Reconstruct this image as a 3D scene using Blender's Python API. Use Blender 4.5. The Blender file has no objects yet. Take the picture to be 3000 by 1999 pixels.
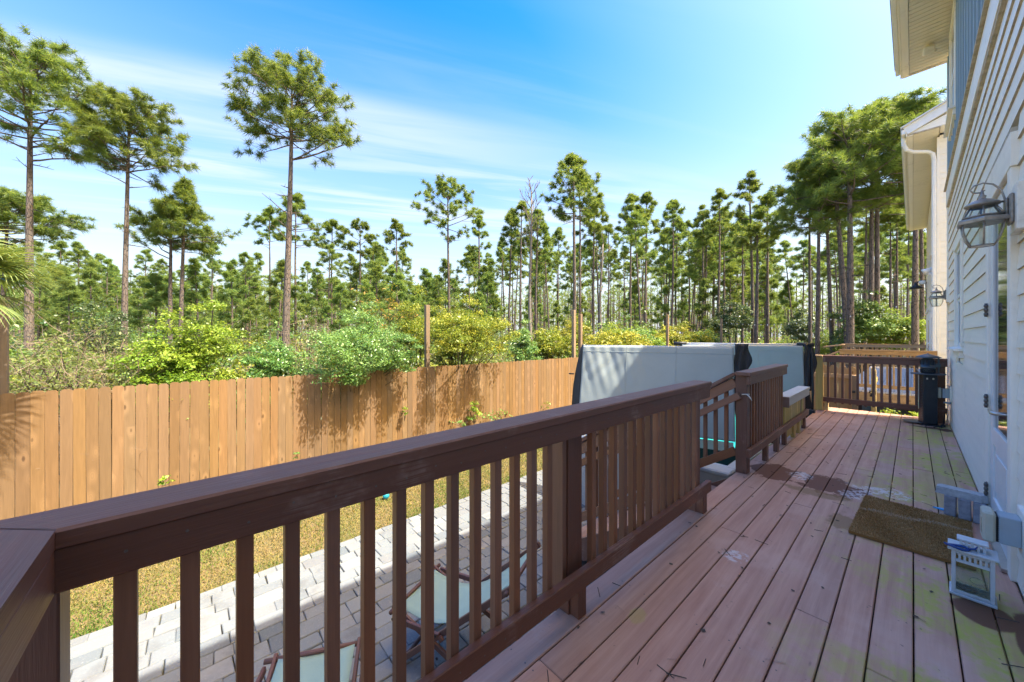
import bpy, math, random
import numpy as np
from mathutils import Vector, Matrix, Euler

scene = bpy.context.scene
COL = scene.collection
rad = math.radians

# ------------------------------------------------------------------ camera
YAW = rad(48.19)
CAM_Z = 2.70
F_PX = 1050.0
HORIZON = 985.0
cam_data = bpy.data.cameras.new("camera")
cam = bpy.data.objects.new("camera", cam_data)
COL.objects.link(cam)
cam.location = (0, 0, CAM_Z)
cam.rotation_euler = (rad(90), 0, YAW)
cam_data.sensor_width = 36.0
cam_data.lens = F_PX / 3000.0 * 36.0
cam_data.shift_y = (HORIZON - 999.5) / 3000.0
cam_data.clip_start = 0.02
cam_data.clip_end = 3000
scene.camera = cam

# ------------------------------------------------------------------ sky and sun
SUN_DIR = Vector((0.487, 0.24, 1.0)).normalized()
SUN_EL = math.asin(SUN_DIR.z)
SUN_ROT = math.atan2(SUN_DIR.x, SUN_DIR.y)
SKY_STRENGTH = 0.15
world = bpy.data.worlds.new("World")
scene.world = world
world.use_nodes = True


def node(nt, kind, ins=None, **props):
    n = nt.nodes.new(kind)
    for k, v in props.items():
        setattr(n, k, v)
    for k, v in (ins or {}).items():
        s = n.inputs[k]
        if isinstance(v, bpy.types.NodeSocket):
            nt.links.new(v, s)
        else:
            s.default_value = v
    return n


def mth(nt, op, a, b=None, c=None, clamp=False):
    n = nt.nodes.new("ShaderNodeMath")
    n.operation = op
    n.use_clamp = clamp
    for i, v in enumerate((a, b, c)):
        if v is None:
            continue
        if isinstance(v, bpy.types.NodeSocket):
            nt.links.new(v, n.inputs[i])
        else:
            n.inputs[i].default_value = v
    return n.outputs[0]


def mixc(nt, fac, a, b, blend='MIX'):
    n = nt.nodes.new("ShaderNodeMix")
    n.data_type = 'RGBA'
    n.blend_type = blend
    for idx, v in ((0, fac), (6, a), (7, b)):
        if isinstance(v, bpy.types.NodeSocket):
            nt.links.new(v, n.inputs[idx])
        elif idx == 0:
            n.inputs[0].default_value = v
        else:
            n.inputs[idx].default_value = (v[0], v[1], v[2], 1.0)
    return n.outputs[2]


def ramp(nt, fac, stops):
    n = nt.nodes.new("ShaderNodeValToRGB")
    el = n.color_ramp.elements
    while len(el) < len(stops):
        el.new(0.5)
    for e, (p, c) in zip(el, stops):
        e.position = p
        e.color = (c, c, c, 1) if not isinstance(c, (tuple, list)) else (c[0], c[1], c[2], 1)
    nt.links.new(fac, n.inputs[0])
    return n.outputs[0]


def maprange(nt, v, a, b, c=0.0, d=1.0, smooth=True):
    n = nt.nodes.new("ShaderNodeMapRange")
    n.interpolation_type = 'SMOOTHSTEP' if smooth else 'LINEAR'
    nt.links.new(v, n.inputs[0])
    for i, x in enumerate((a, b, c, d)):
        n.inputs[i + 1].default_value = x
    return n.outputs[0]


def build_world():
    nt = world.node_tree
    nt.nodes.clear()
    sky = node(nt, "ShaderNodeTexSky", sky_type='NISHITA', sun_disc=False,
               sun_elevation=SUN_EL, sun_rotation=SUN_ROT, altitude=0.0,
               air_density=1.0, dust_density=2.8, ozone_density=2.5)
    tc = node(nt, "ShaderNodeTexCoord")
    sep = node(nt, "ShaderNodeSeparateXYZ", {0: tc.outputs["Generated"]})
    zc = mth(nt, 'MAXIMUM', sep.outputs[2], 0.04)
    qx = mth(nt, 'DIVIDE', sep.outputs[0], zc)
    qy = mth(nt, 'DIVIDE', sep.outputs[1], zc)
    # cirrus plane: along = streak direction, across = over the streaks
    along = mth(nt, 'ADD', mth(nt, 'MULTIPLY', qx, 0.418), mth(nt, 'MULTIPLY', qy, 0.908))
    across = mth(nt, 'ADD', mth(nt, 'MULTIPLY', qx, 0.908), mth(nt, 'MULTIPLY', qy, -0.418))
    v1 = node(nt, "ShaderNodeCombineXYZ", {0: mth(nt, 'MULTIPLY', along, 0.45), 1: mth(nt, 'MULTIPLY', across, 3.4), 2: 3.1})
    n1 = node(nt, "ShaderNodeTexNoise", {"Vector": v1.outputs[0], "Scale": 1.0, "Detail": 6.0, "Roughness": 0.55, "Distortion": 0.7})
    v2 = node(nt, "ShaderNodeCombineXYZ", {0: mth(nt, 'MULTIPLY', along, 0.22), 1: mth(nt, 'MULTIPLY', across, 0.75), 2: 7.7})
    n2 = node(nt, "ShaderNodeTexNoise", {"Vector": v2.outputs[0], "Scale": 1.0, "Detail": 3.0, "Roughness": 0.5})
    wob = mth(nt, 'ADD', across, mth(nt, 'MULTIPLY', mth(nt, 'SUBTRACT', n2.outputs[0], 0.5), 0.5))
    band = mth(nt, 'MULTIPLY', maprange(nt, wob, -2.25, -1.95), maprange(nt, wob, -1.45, -1.72))
    band = mth(nt, 'MULTIPLY', band, maprange(nt, n1.outputs[0], 0.26, 0.60, 0.25, 1.0))
    band = mth(nt, 'MULTIPLY', band, maprange(nt, along, 1.5, -0.6, 0.10, 1.0))
    wisps = mth(nt, 'MULTIPLY', maprange(nt, n1.outputs[0], 0.44, 0.68), maprange(nt, n2.outputs[0], 0.38, 0.58))
    wisps = mth(nt, 'MULTIPLY', wisps, maprange(nt, wob, -1.6, -2.4, 0.12, 0.75))
    cl = mth(nt, 'MAXIMUM', mth(nt, 'MULTIPLY', band, 0.72), wisps, clamp=True)
    cl = mth(nt, 'MULTIPLY', cl, maprange(nt, sep.outputs[2], 0.02, 0.15))
    gm = node(nt, "ShaderNodeGamma", {"Color": sky.outputs[0], "Gamma": SKY_GAMMA})
    bal = mixc(nt, 1.0, gm.outputs[0], SKY_TINT, 'MULTIPLY')
    hs = node(nt, "ShaderNodeHueSaturation", {"Color": bal, "Hue": SKY_HUE, "Saturation": SKY_SAT, "Value": 1.0, "Fac": 1.0})
    # thin pale haze low over the horizon, all the way round
    low = maprange(nt, sep.outputs[2], 0.78, 0.0, 0.0, 0.88)
    base = mixc(nt, low, hs.outputs[0], HAZE_COL)
    col = mixc(nt, cl, base, CLOUD_COL)
    bg = node(nt, "ShaderNodeBackground", {"Color": col, "Strength": SKY_STRENGTH})
    out = node(nt, "ShaderNodeOutputWorld", {0: bg.outputs[0]})


SKY_GAMMA = 1.15
SKY_TINT = (0.77, 0.66, 0.495)
SKY_HUE, SKY_SAT = 0.519, 2.2
HAZE_COL = (1.06, 1.14, 1.36)
CLOUD_COL = (1.12, 1.22, 1.44)
build_world()

sun_data = bpy.data.lights.new("sun", 'SUN')
sun_data.energy = 2.0
sun_data.angle = rad(0.53)
sun_data.color = (1.0, 0.955, 0.88)
sun = bpy.data.objects.new("sun", sun_data)
COL.objects.link(sun)
sun.location = (10, 10, 40)
sun.rotation_euler = SUN_DIR.to_track_quat('Z', 'Y').to_euler()

scene.render.engine = 'CYCLES'
scene.cycles.use_denoising = True
scene.cycles.max_bounces = 8
scene.cycles.diffuse_bounces = 4
scene.cycles.transparent_max_bounces = 16
scene.view_settings.view_transform = 'Standard'
scene.view_settings.look = 'None'
scene.view_settings.gamma = 1.0
scene.view_settings.exposure = 2.62
scene.view_settings.use_curve_mapping = False

# ------------------------------------------------------------------ helpers
FW = Vector((-math.sin(YAW), math.cos(YAW), 0))
RT = Vector((math.cos(YAW), math.sin(YAW), 0))


def spot(u, t):
    """world x, y at image column u and camera depth t (metres)"""
    p = FW * t + RT * ((u - 1500.0) / F_PX * t)
    return p.x, p.y


def height_at(v, t):
    return CAM_Z + (HORIZON - v) / F_PX * t


RND = random.Random(11)


class MB:
    """collects shapes, links them as one mesh object"""

    def __init__(self):
        self.v, self.f, self.uv = [], [], []

    def convex(self, pts, faces, uvf=None):
        o = len(self.v)
        pts = [Vector(p) for p in pts]
        cen = sum(pts, Vector()) / len(pts)
        ou, ov = RND.random() * 7, RND.random() * 7
        ext = [max(p[i] for p in pts) - min(p[i] for p in pts) for i in range(3)]
        g = ext.index(max(ext))
        for fc in faces:
            fp = [pts[i] for i in fc]
            nrm = Vector()
            for i in range(len(fp)):
                a, b = fp[i], fp[(i + 1) % len(fp)]
                nrm += Vector(((a.y - b.y) * (a.z + b.z), (a.z - b.z) * (a.x + b.x), (a.x - b.x) * (a.y + b.y)))
            fcen = sum(fp, Vector()) / len(fp)
            if nrm.dot(fcen - cen) < 0:
                fc = fc[::-1]
            self.f.append([o + i for i in fc])
            if uvf is None:
                na = max(range(3), key=lambda i: abs(nrm[i]))
                if na == g:
                    ua, va = (g + 1) % 3, (g + 2) % 3
                else:
                    ua, va = g, 3 - g - na
                self.uv.append([(pts[i][ua] + ou, pts[i][va] + ov) for i in fc])
            else:
                self.uv.append([uvf[i] for i in fc])
        self.v += [tuple(p) for p in pts]
        return o

    def box(self, c, s, R=None, ch=0.0):
        c = Vector(c)
        h = [x / 2 for x in s]
        if ch <= 0:
            P = [Vector((sx * h[0], sy * h[1], sz * h[2])) for sx in (-1, 1) for sy in (-1, 1) for sz in (-1, 1)]
            F = [(0, 1, 3, 2), (4, 5, 7, 6), (0, 1, 5, 4), (2, 3, 7, 6), (0, 2, 6, 4), (1, 3, 7, 5)]
        else:
            P, idx = [], {}
            for sx in (-1, 1):
                for sy in (-1, 1):
                    for sz in (-1, 1):
                        for ax in range(3):
                            q = [sx * (h[0] - ch), sy * (h[1] - ch), sz * (h[2] - ch)]
                            q[ax] = (sx, sy, sz)[ax] * h[ax]
                            idx[(sx, sy, sz, ax)] = len(P)
                            P.append(Vector(q))
            F = []
            for ax in range(3):
                a, b = [i for i in range(3) if i != ax]
                for s0 in (-1, 1):
                    q = []
                    for (sa, sb) in ((-1, -1), (-1, 1), (1, 1), (1, -1)):
                        k = [0, 0, 0]
                        k[ax], k[a], k[b] = s0, sa, sb
                        q.append(idx[(*k, ax)])
                    F.append(tuple(q))
                for sa in (-1, 1):
                    for sb in (-1, 1):
                        k1, k2 = [0, 0, 0], [0, 0, 0]
                        k1[ax], k1[a], k1[b] = -1, sa, sb
                        k2[ax], k2[a], k2[b] = 1, sa, sb
                        F.append((idx[(*k1, a)], idx[(*k2, a)], idx[(*k2, b)], idx[(*k1, b)]))
            for sx in (-1, 1):
                for sy in (-1, 1):
                    for sz in (-1, 1):
                        F.append(tuple(idx[(sx, sy, sz, ax)] for ax in range(3)))
        g = max(range(3), key=lambda i: s[i])
        a, b = (g + 1) % 3, (g + 2) % 3
        # uv: along the grain in u, across in v, computed on unrotated coordinates
        o = len(self.v)
        ou, ov = RND.random() * 7, RND.random() * 7
        for fc in F:
            fp = [P[i] for i in fc]
            nrm = (fp[1] - fp[0]).cross(fp[2] - fp[0])
            if nrm.dot(sum(fp, Vector()) / len(fp)) < 0:
                fc = fc[::-1]
            na = max(range(3), key=lambda i: abs(nrm[i]))
            if na == g:
                ua, va = a, b
            else:
                ua, va = g, (a if na == b else b)
            self.f.append([o + i for i in fc])
            self.uv.append([(P[i][ua] + ou, P[i][va] + ov) for i in fc])
        if R is not None:
            P = [R @ p for p in P]
        self.v += [tuple(c + p) for p in P]
        return self

    def b2(self, lo, hi, ch=0.0):
        """box from its low and high corners"""
        return self.box([(a + b) / 2 for a, b in zip(lo, hi)], [abs(b - a) for a, b in zip(lo, hi)], None, ch)

    def beam(self, p0, p1, w, h, up=(0, 0, 1), ch=0.0):
        p0, p1 = Vector(p0), Vector(p1)
        d = p1 - p0
        L = d.length
        d.normalize()
        upv = Vector(up)
        if abs(d.dot(upv)) > 0.98:
            upv = Vector((1, 0, 0))
        side = d.cross(upv).normalized()
        u2 = side.cross(d)
        R = Matrix((d, side, u2)).transposed()
        return self.box((p0 + p1) / 2, (L, w, h), R, ch)

    def tube(self, pts, radii, n=6, cap=True):
        pts = [Vector(p) for p in pts]
        if not hasattr(radii, '__len__'):
            radii = [radii] * len(pts)
        o = len(self.v)
        ref = None
        acc = 0.0
        rings = []
        for i, p in enumerate(pts):
            d = (pts[min(i + 1, len(pts) - 1)] - pts[max(i - 1, 0)])
            d = d.normalized() if d.length > 1e-9 else Vector((0, 0, 1))
            if ref is None:
                ref = Vector((1, 0, 0)) if abs(d.x) < 0.9 else Vector((0, 1, 0))
            s = (ref - d * ref.dot(d)).normalized()
            ref = s
            t = d.cross(s)
            if i:
                acc += (p - pts[i - 1]).length
            rings.append(acc)
            for k in range(n):
                a = 2 * math.pi * k / n
                self.v.append(tuple(p + (s * math.cos(a) + t * math.sin(a)) * radii[i]))
        rr = max(radii)
        for i in range(len(pts) - 1):
            for k in range(n):
                k2 = (k + 1) % n
                self.f.append([o + i * n + k, o + i * n + k2, o + (i + 1) * n + k2, o + (i + 1) * n + k])
                v0, v1 = k / n * 6.283 * rr, (k + 1) / n * 6.283 * rr
                self.uv.append([(rings[i], v0), (rings[i], v1), (rings[i + 1], v1), (rings[i + 1], v0)])
        if cap:
            self.f.append([o + k for k in range(n)][::-1])
            self.uv.append([(0, 0)] * n)
            self.f.append([o + (len(pts) - 1) * n + k for k in range(n)])
            self.uv.append([(0, 0)] * n)
        return self

    def lathe(self, prof, n=16, c=(0, 0, 0)):
        o = len(self.v)
        for (r, z) in prof:
            for k in range(n):
                a = 2 * math.pi * (k + 0.5) / n
                self.v.append((c[0] + r * math.cos(a), c[1] + r * math.sin(a), c[2] + z))
        for i in range(len(prof) - 1):
            for k in range(n):
                k2 = (k + 1) % n
                self.f.append([o + i * n + k, o + i * n + k2, o + (i + 1) * n + k2, o + (i + 1) * n + k])
                self.uv.append([(prof[i][1], k / n), (prof[i][1], (k + 1) / n), (prof[i + 1][1], (k + 1) / n), (prof[i + 1][1], k / n)])
        self.f.append([o + k for k in range(n)][::-1])
        self.uv.append([(0, 0)] * n)
        self.f.append([o + (len(prof) - 1) * n + k for k in range(n)])
        self.uv.append([(0, 0)] * n)
        return self

    def grid(self, fn, nu, nv, thick=None):
        """surface fn(s,t) -> point, s,t in 0..1; thick = offset vector for a second side"""
        o = len(self.v)
        sides = [Vector((0, 0, 0))] + ([Vector(thick)] if thick is not None else [])
        for off in sides:
            for i in range(nu + 1):
                for j in range(nv + 1):
                    self.v.append(tuple(Vector(fn(i / nu, j / nv)) + off))
        W = nv + 1
        N = (nu + 1) * W

        def q(a, b, c, d, uv):
            self.f.append([a, b, c, d])
            self.uv.append(uv)
        for si in range(len(sides)):
            for i in range(nu):
                for j in range(nv):
                    a, b, c, d = (o + si * N + i * W + j, o + si * N + (i + 1) * W + j, o + si * N + (i + 1) * W + j + 1, o + si * N + i * W + j + 1)
                    uv = [(i / nu, j / nv), ((i + 1) / nu, j / nv), ((i + 1) / nu, (j + 1) / nv), (i / nu, (j + 1) / nv)]
                    if si == 0:
                        q(a, b, c, d, uv)
                    else:
                        q(d, c, b, a, uv[::-1])
        if len(sides) == 2:
            e = [(i, 0) for i in range(nu)] + [(nu, j) for j in range(nv)] + [(i, nv) for i in range(nu, 0, -1)] + [(0, j) for j in range(nv, 0, -1)]
            for k in range(len(e)):
                (i, j), (i2, j2) = e[k], e[(k + 1) % len(e)]
                a, b = o + i * W + j, o + i2 * W + j2
                q(b, a, a + N, b + N, [(0, 0)] * 4)
        return self

    def mesh(self, name, org=(0, 0, 0)):
        me = bpy.data.meshes.new(name)
        ox, oy, oz = org
        me.from_pydata([(x - ox, y - oy, z - oz) for x, y, z in self.v], [], self.f)
        ul = me.uv_layers.new(name="UVMap")
        flat = [c for fu in self.uv for uvp in fu for c in uvp]
        ul.data.foreach_set("uv", flat)
        return me

    def build(self, name, mat, parent=None, smooth=False, local=False):
        org = (0, 0, 0) if (parent is None or local) else WORLD.get(parent.name, (0, 0, 0))
        me = self.mesh(name, org)
        me.materials.append(mat)
        if smooth:
            me.polygons.foreach_set("use_smooth", [True] * len(me.polygons))
        return link(name, me, parent)


WORLD = {}      # world place of things whose parts are built in world coordinates


def link(name, me, parent=None, loc=None, rot=None):
    o = bpy.data.objects.new(name, me)
    COL.objects.link(o)
    if parent is not None:
        o.parent = parent
        if parent.name in WORLD:
            WORLD[o.name] = WORLD[parent.name]
    if loc is not None:
        o.location = loc
    if rot is not None:
        o.rotation_euler = rot
    return o


def tag(o, label=None, cat=None, group=None, kind=None):
    if label:
        o['label'] = label
    if cat:
        o['category'] = cat
    if group:
        o['group'] = group
    if kind:
        o['kind'] = kind
    return o


def thing(name, label, cat, loc=(0, 0, 0), group=None):
    o = bpy.data.objects.new(name, None)
    COL.objects.link(o)
    o.location = loc
    o.empty_display_size = 0.1
    WORLD[o.name] = tuple(loc)
    return tag(o, label, cat, group)


def copy_tree(o, parent=None):
    c = o.copy()
    COL.objects.link(c)
    if parent is not None:
        c.parent = parent
    for ch in list(o.children):
        copy_tree(ch, c)
    return c


def array_mesh(name, verts, fsize, mat, tint=None, parent=None, smooth=False):
    """faces are consecutive runs of fsize vertices"""
    n = len(verts)
    me = bpy.data.meshes.new(name)
    me.vertices.add(n)
    me.vertices.foreach_set("co", np.ascontiguousarray(verts, dtype=np.float32).ravel())
    nf = n // fsize
    me.loops.add(n)
    me.loops.foreach_set("vertex_index", np.arange(n, dtype=np.int32))
    me.polygons.add(nf)
    me.polygons.foreach_set("loop_start", np.arange(0, n, fsize, dtype=np.int32))
    me.polygons.foreach_set("loop_total", np.full(nf, fsize, dtype=np.int32))
    if tint is not None:
        at = me.attributes.new("tint", 'FLOAT', 'POINT')
        at.data.foreach_set("value", np.ascontiguousarray(tint, dtype=np.float32))
    me.update(calc_edges=True)
    me.materials.append(mat)
    return me


# ------------------------------------------------------------------ materials
def new_mat(name):
    m = bpy.data.materials.new(name)
    m.use_nodes = True
    nt = m.node_tree
    nt.nodes.clear()
    return m, nt


def finish(nt, col, rough=0.6, metal=0.0, bump=None, bstr=0.3, bdist=0.01, spec=0.5, **extra):
    ins = {"Base Color": col if isinstance(col, bpy.types.NodeSocket) else (*col, 1.0), "Roughness": rough, "Metallic": metal, "Specular IOR Level": spec}
    ins.update(extra)
    p = node(nt, "ShaderNodeBsdfPrincipled", ins)
    if bump is not None:
        b = node(nt, "ShaderNodeBump", {"Strength": bstr, "Distance": bdist, "Height": bump})
        nt.links.new(b.outputs[0], p.inputs["Normal"])
    node(nt, "ShaderNodeOutputMaterial", {0: p.outputs[0]})
    return p


def noise(nt, vec, scale, detail=4.0, rough=0.55, dist=0.0):
    return node(nt, "ShaderNodeTexNoise", {"Vector": vec, "Scale": scale, "Detail": detail, "Roughness": rough, "Distortion": dist}).outputs[0]


def grain_uv(nt, su, sv, rnd_amt=37.0):
    uv = node(nt, "ShaderNodeUVMap").outputs[0]
    oi = node(nt, "ShaderNodeObjectInfo").outputs["Random"]
    off = mth(nt, 'MULTIPLY', oi, rnd_amt)
    sep = node(nt, "ShaderNodeSeparateXYZ", {0: uv})
    c = node(nt, "ShaderNodeCombineXYZ", {0: mth(nt, 'MULTIPLY', mth(nt, 'ADD', sep.outputs[0], off), su),
                                          1: mth(nt, 'MULTIPLY', sep.outputs[1], sv), 2: off})
    return c.outputs[0], oi, sep, off


def mat_plain(name, col, rough=0.6, metal=0.0, var=0.12, scale=8.0, bstr=0.1, spec=0.5):
    m, nt = new_mat(name)
    tc = node(nt, "ShaderNodeTexCoord").outputs["Object"]
    n = noise(nt, tc, scale, 5.0)
    n2 = noise(nt, tc, scale * 12, 3.0)
    c = mixc(nt, ramp(nt, n, [(0.3, 0.0), (0.7, 1.0)]), [x * (1 - var) for x in col], [min(1, x * (1 + var)) for x in col])
    finish(nt, c, mth(nt, 'ADD', rough - 0.06, mth(nt, 'MULTIPLY', n, 0.12)), metal, n2, bstr, 0.004, spec)
    return m


def mat_wood(name, dark, light, rough=0.6, var=0.25, knots=0.0, grain=0.5, worn=None, bstr=0.35, hue=0.0, wear=0.53):
    """long grain in uv (u along the piece), value varies from piece to piece"""
    m, nt = new_mat(name)
    vec, oi, sep, off = grain_uv(nt, 1.6, 26.0)
    g1 = noise(nt, vec, 1.0, 6.0, 0.6, 0.6)
    vec2 = node(nt, "ShaderNodeCombineXYZ", {0: mth(nt, 'MULTIPLY', mth(nt, 'ADD', sep.outputs[0], off), 5.0),
                                             1: mth(nt, 'MULTIPLY', sep.outputs[1], 160.0), 2: off}).outputs[0]
    g2 = noise(nt, vec2, 1.0, 3.0, 0.6)
    f = mth(nt, 'ADD', mth(nt, 'MULTIPLY', g1, 0.65), mth(nt, 'MULTIPLY', g2, 0.35))
    f = ramp(nt, f, [(0.5 - 0.5 * (1.05 - grain), 0.0), (0.5 + 0.5 * (1.05 - grain), 1.0)])
    c = mixc(nt, f, dark, light)
    if knots > 0:
        kv = node(nt, "ShaderNodeCombineXYZ", {0: mth(nt, 'MULTIPLY', mth(nt, 'ADD', sep.outputs[0], off), 2.8),
                                               1: mth(nt, 'MULTIPLY', sep.outputs[1], 7.0), 2: off}).outputs[0]
        vo = node(nt, "ShaderNodeTexVoronoi", {"Vector": kv, "Scale": 1.0, "Randomness": 1.0})
        d = vo.outputs["Distance"]
        pick = mth(nt, 'GREATER_THAN', node(nt, "ShaderNodeSeparateXYZ", {0: vo.outputs["Color"]}).outputs[0], 1.0 - knots)
        halo = mth(nt, 'MULTIPLY', maprange(nt, d, 0.55, 0.08), pick)
        core = mth(nt, 'MULTIPLY', maprange(nt, d, 0.19, 0.06), pick)
        rings = mth(nt, 'MULTIPLY', halo, mth(nt, 'ADD', 0.5, mth(nt, 'MULTIPLY', mth(nt, 'SINE', mth(nt, 'MULTIPLY', d, 70.0)), 0.5)))
        c = mixc(nt, mth(nt, 'MULTIPLY', halo, 0.7), c, [min(1, x * 1.32) for x in light])
        c = mixc(nt, mth(nt, 'MULTIPLY', rings, 0.25), c, [x * 0.5 for x in dark])
        c = mixc(nt, mth(nt, 'MULTIPLY', core, 0.8), c, [dark[0] * 0.42, dark[1] * 0.33, dark[2] * 0.28])
    hv = node(nt, "ShaderNodeHueSaturation", {"Color": c, "Fac": 1.0,
              "Hue": mth(nt, 'ADD', 0.5 - hue / 2, mth(nt, 'MULTIPLY', mth(nt, 'FRACT', mth(nt, 'MULTIPLY', oi, 17.3)), hue)) if hue else 0.5,
              "Saturation": mth(nt, 'ADD', 0.9, mth(nt, 'MULTIPLY', mth(nt, 'FRACT', mth(nt, 'MULTIPLY', oi, 7.9)), 0.2)),
              "Value": mth(nt, 'ADD', 1.0 - var / 2, mth(nt, 'MULTIPLY', oi, var))})
    c = hv.outputs[0]
    if worn is not None:
        tc = node(nt, "ShaderNodeTexCoord").outputs["Object"]
        w = noise(nt, tc, 3.0, 7.0, 0.65)
        w = mth(nt, 'MULTIPLY', maprange(nt, w, wear, wear + 0.14), maprange(nt, g2, 0.38, 0.58))
        c = mixc(nt, mth(nt, 'MULTIPLY', w, 0.55), c, worn)
    finish(nt, c, mth(nt, 'ADD', rough - 0.1, mth(nt, 'MULTIPLY', g1, 0.2)), 0.0, f, bstr, 0.003)
    return m


def mat_leaf(name, cols, trans=0.35, rough=0.5, spec=0.4):
    """cols: dark, mid, light along the tint attribute"""
    m, nt = new_mat(name)
    at = node(nt, "ShaderNodeAttribute", attribute_name="tint").outputs["Fac"]
    oi = node(nt, "ShaderNodeObjectInfo").outputs["Random"]
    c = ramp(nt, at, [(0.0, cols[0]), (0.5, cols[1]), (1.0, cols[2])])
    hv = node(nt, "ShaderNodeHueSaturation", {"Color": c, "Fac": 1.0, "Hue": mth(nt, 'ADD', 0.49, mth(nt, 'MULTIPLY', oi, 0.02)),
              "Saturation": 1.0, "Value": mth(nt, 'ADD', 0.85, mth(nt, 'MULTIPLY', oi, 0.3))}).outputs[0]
    p = node(nt, "ShaderNodeBsdfPrincipled", {"Base Color": hv, "Roughness": rough, "Specular IOR Level": spec})
    tcol = mixc(nt, 0.5, hv, (0.30, 0.36, 0.03))
    tr = node(nt, "ShaderNodeBsdfTranslucent", {"Color": tcol})
    mx = node(nt, "ShaderNodeMixShader", {0: trans, 1: p.outputs[0], 2: tr.outputs[0]})
    node(nt, "ShaderNodeOutputMaterial", {0: mx.outputs[0]})
    return m


def mat_glass(name, tint=(0.9, 0.95, 0.93), refl=1.0):
    m, nt = new_mat(name)
    fr = node(nt, "ShaderNodeFresnel", {"IOR": 1.5}).outputs[0]
    tr = node(nt, "ShaderNodeBsdfTransparent", {"Color": (*tint, 1)})
    gl = node(nt, "ShaderNodeBsdfGlossy", {"Color": (1, 1, 1, 1), "Roughness": 0.02})
    mx = node(nt, "ShaderNodeMixShader", {0: mth(nt, 'MULTIPLY', fr, refl, clamp=True), 1: tr.outputs[0], 2: gl.outputs[0]})
    node(nt, "ShaderNodeOutputMaterial", {0: mx.outputs[0]})
    return m


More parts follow.
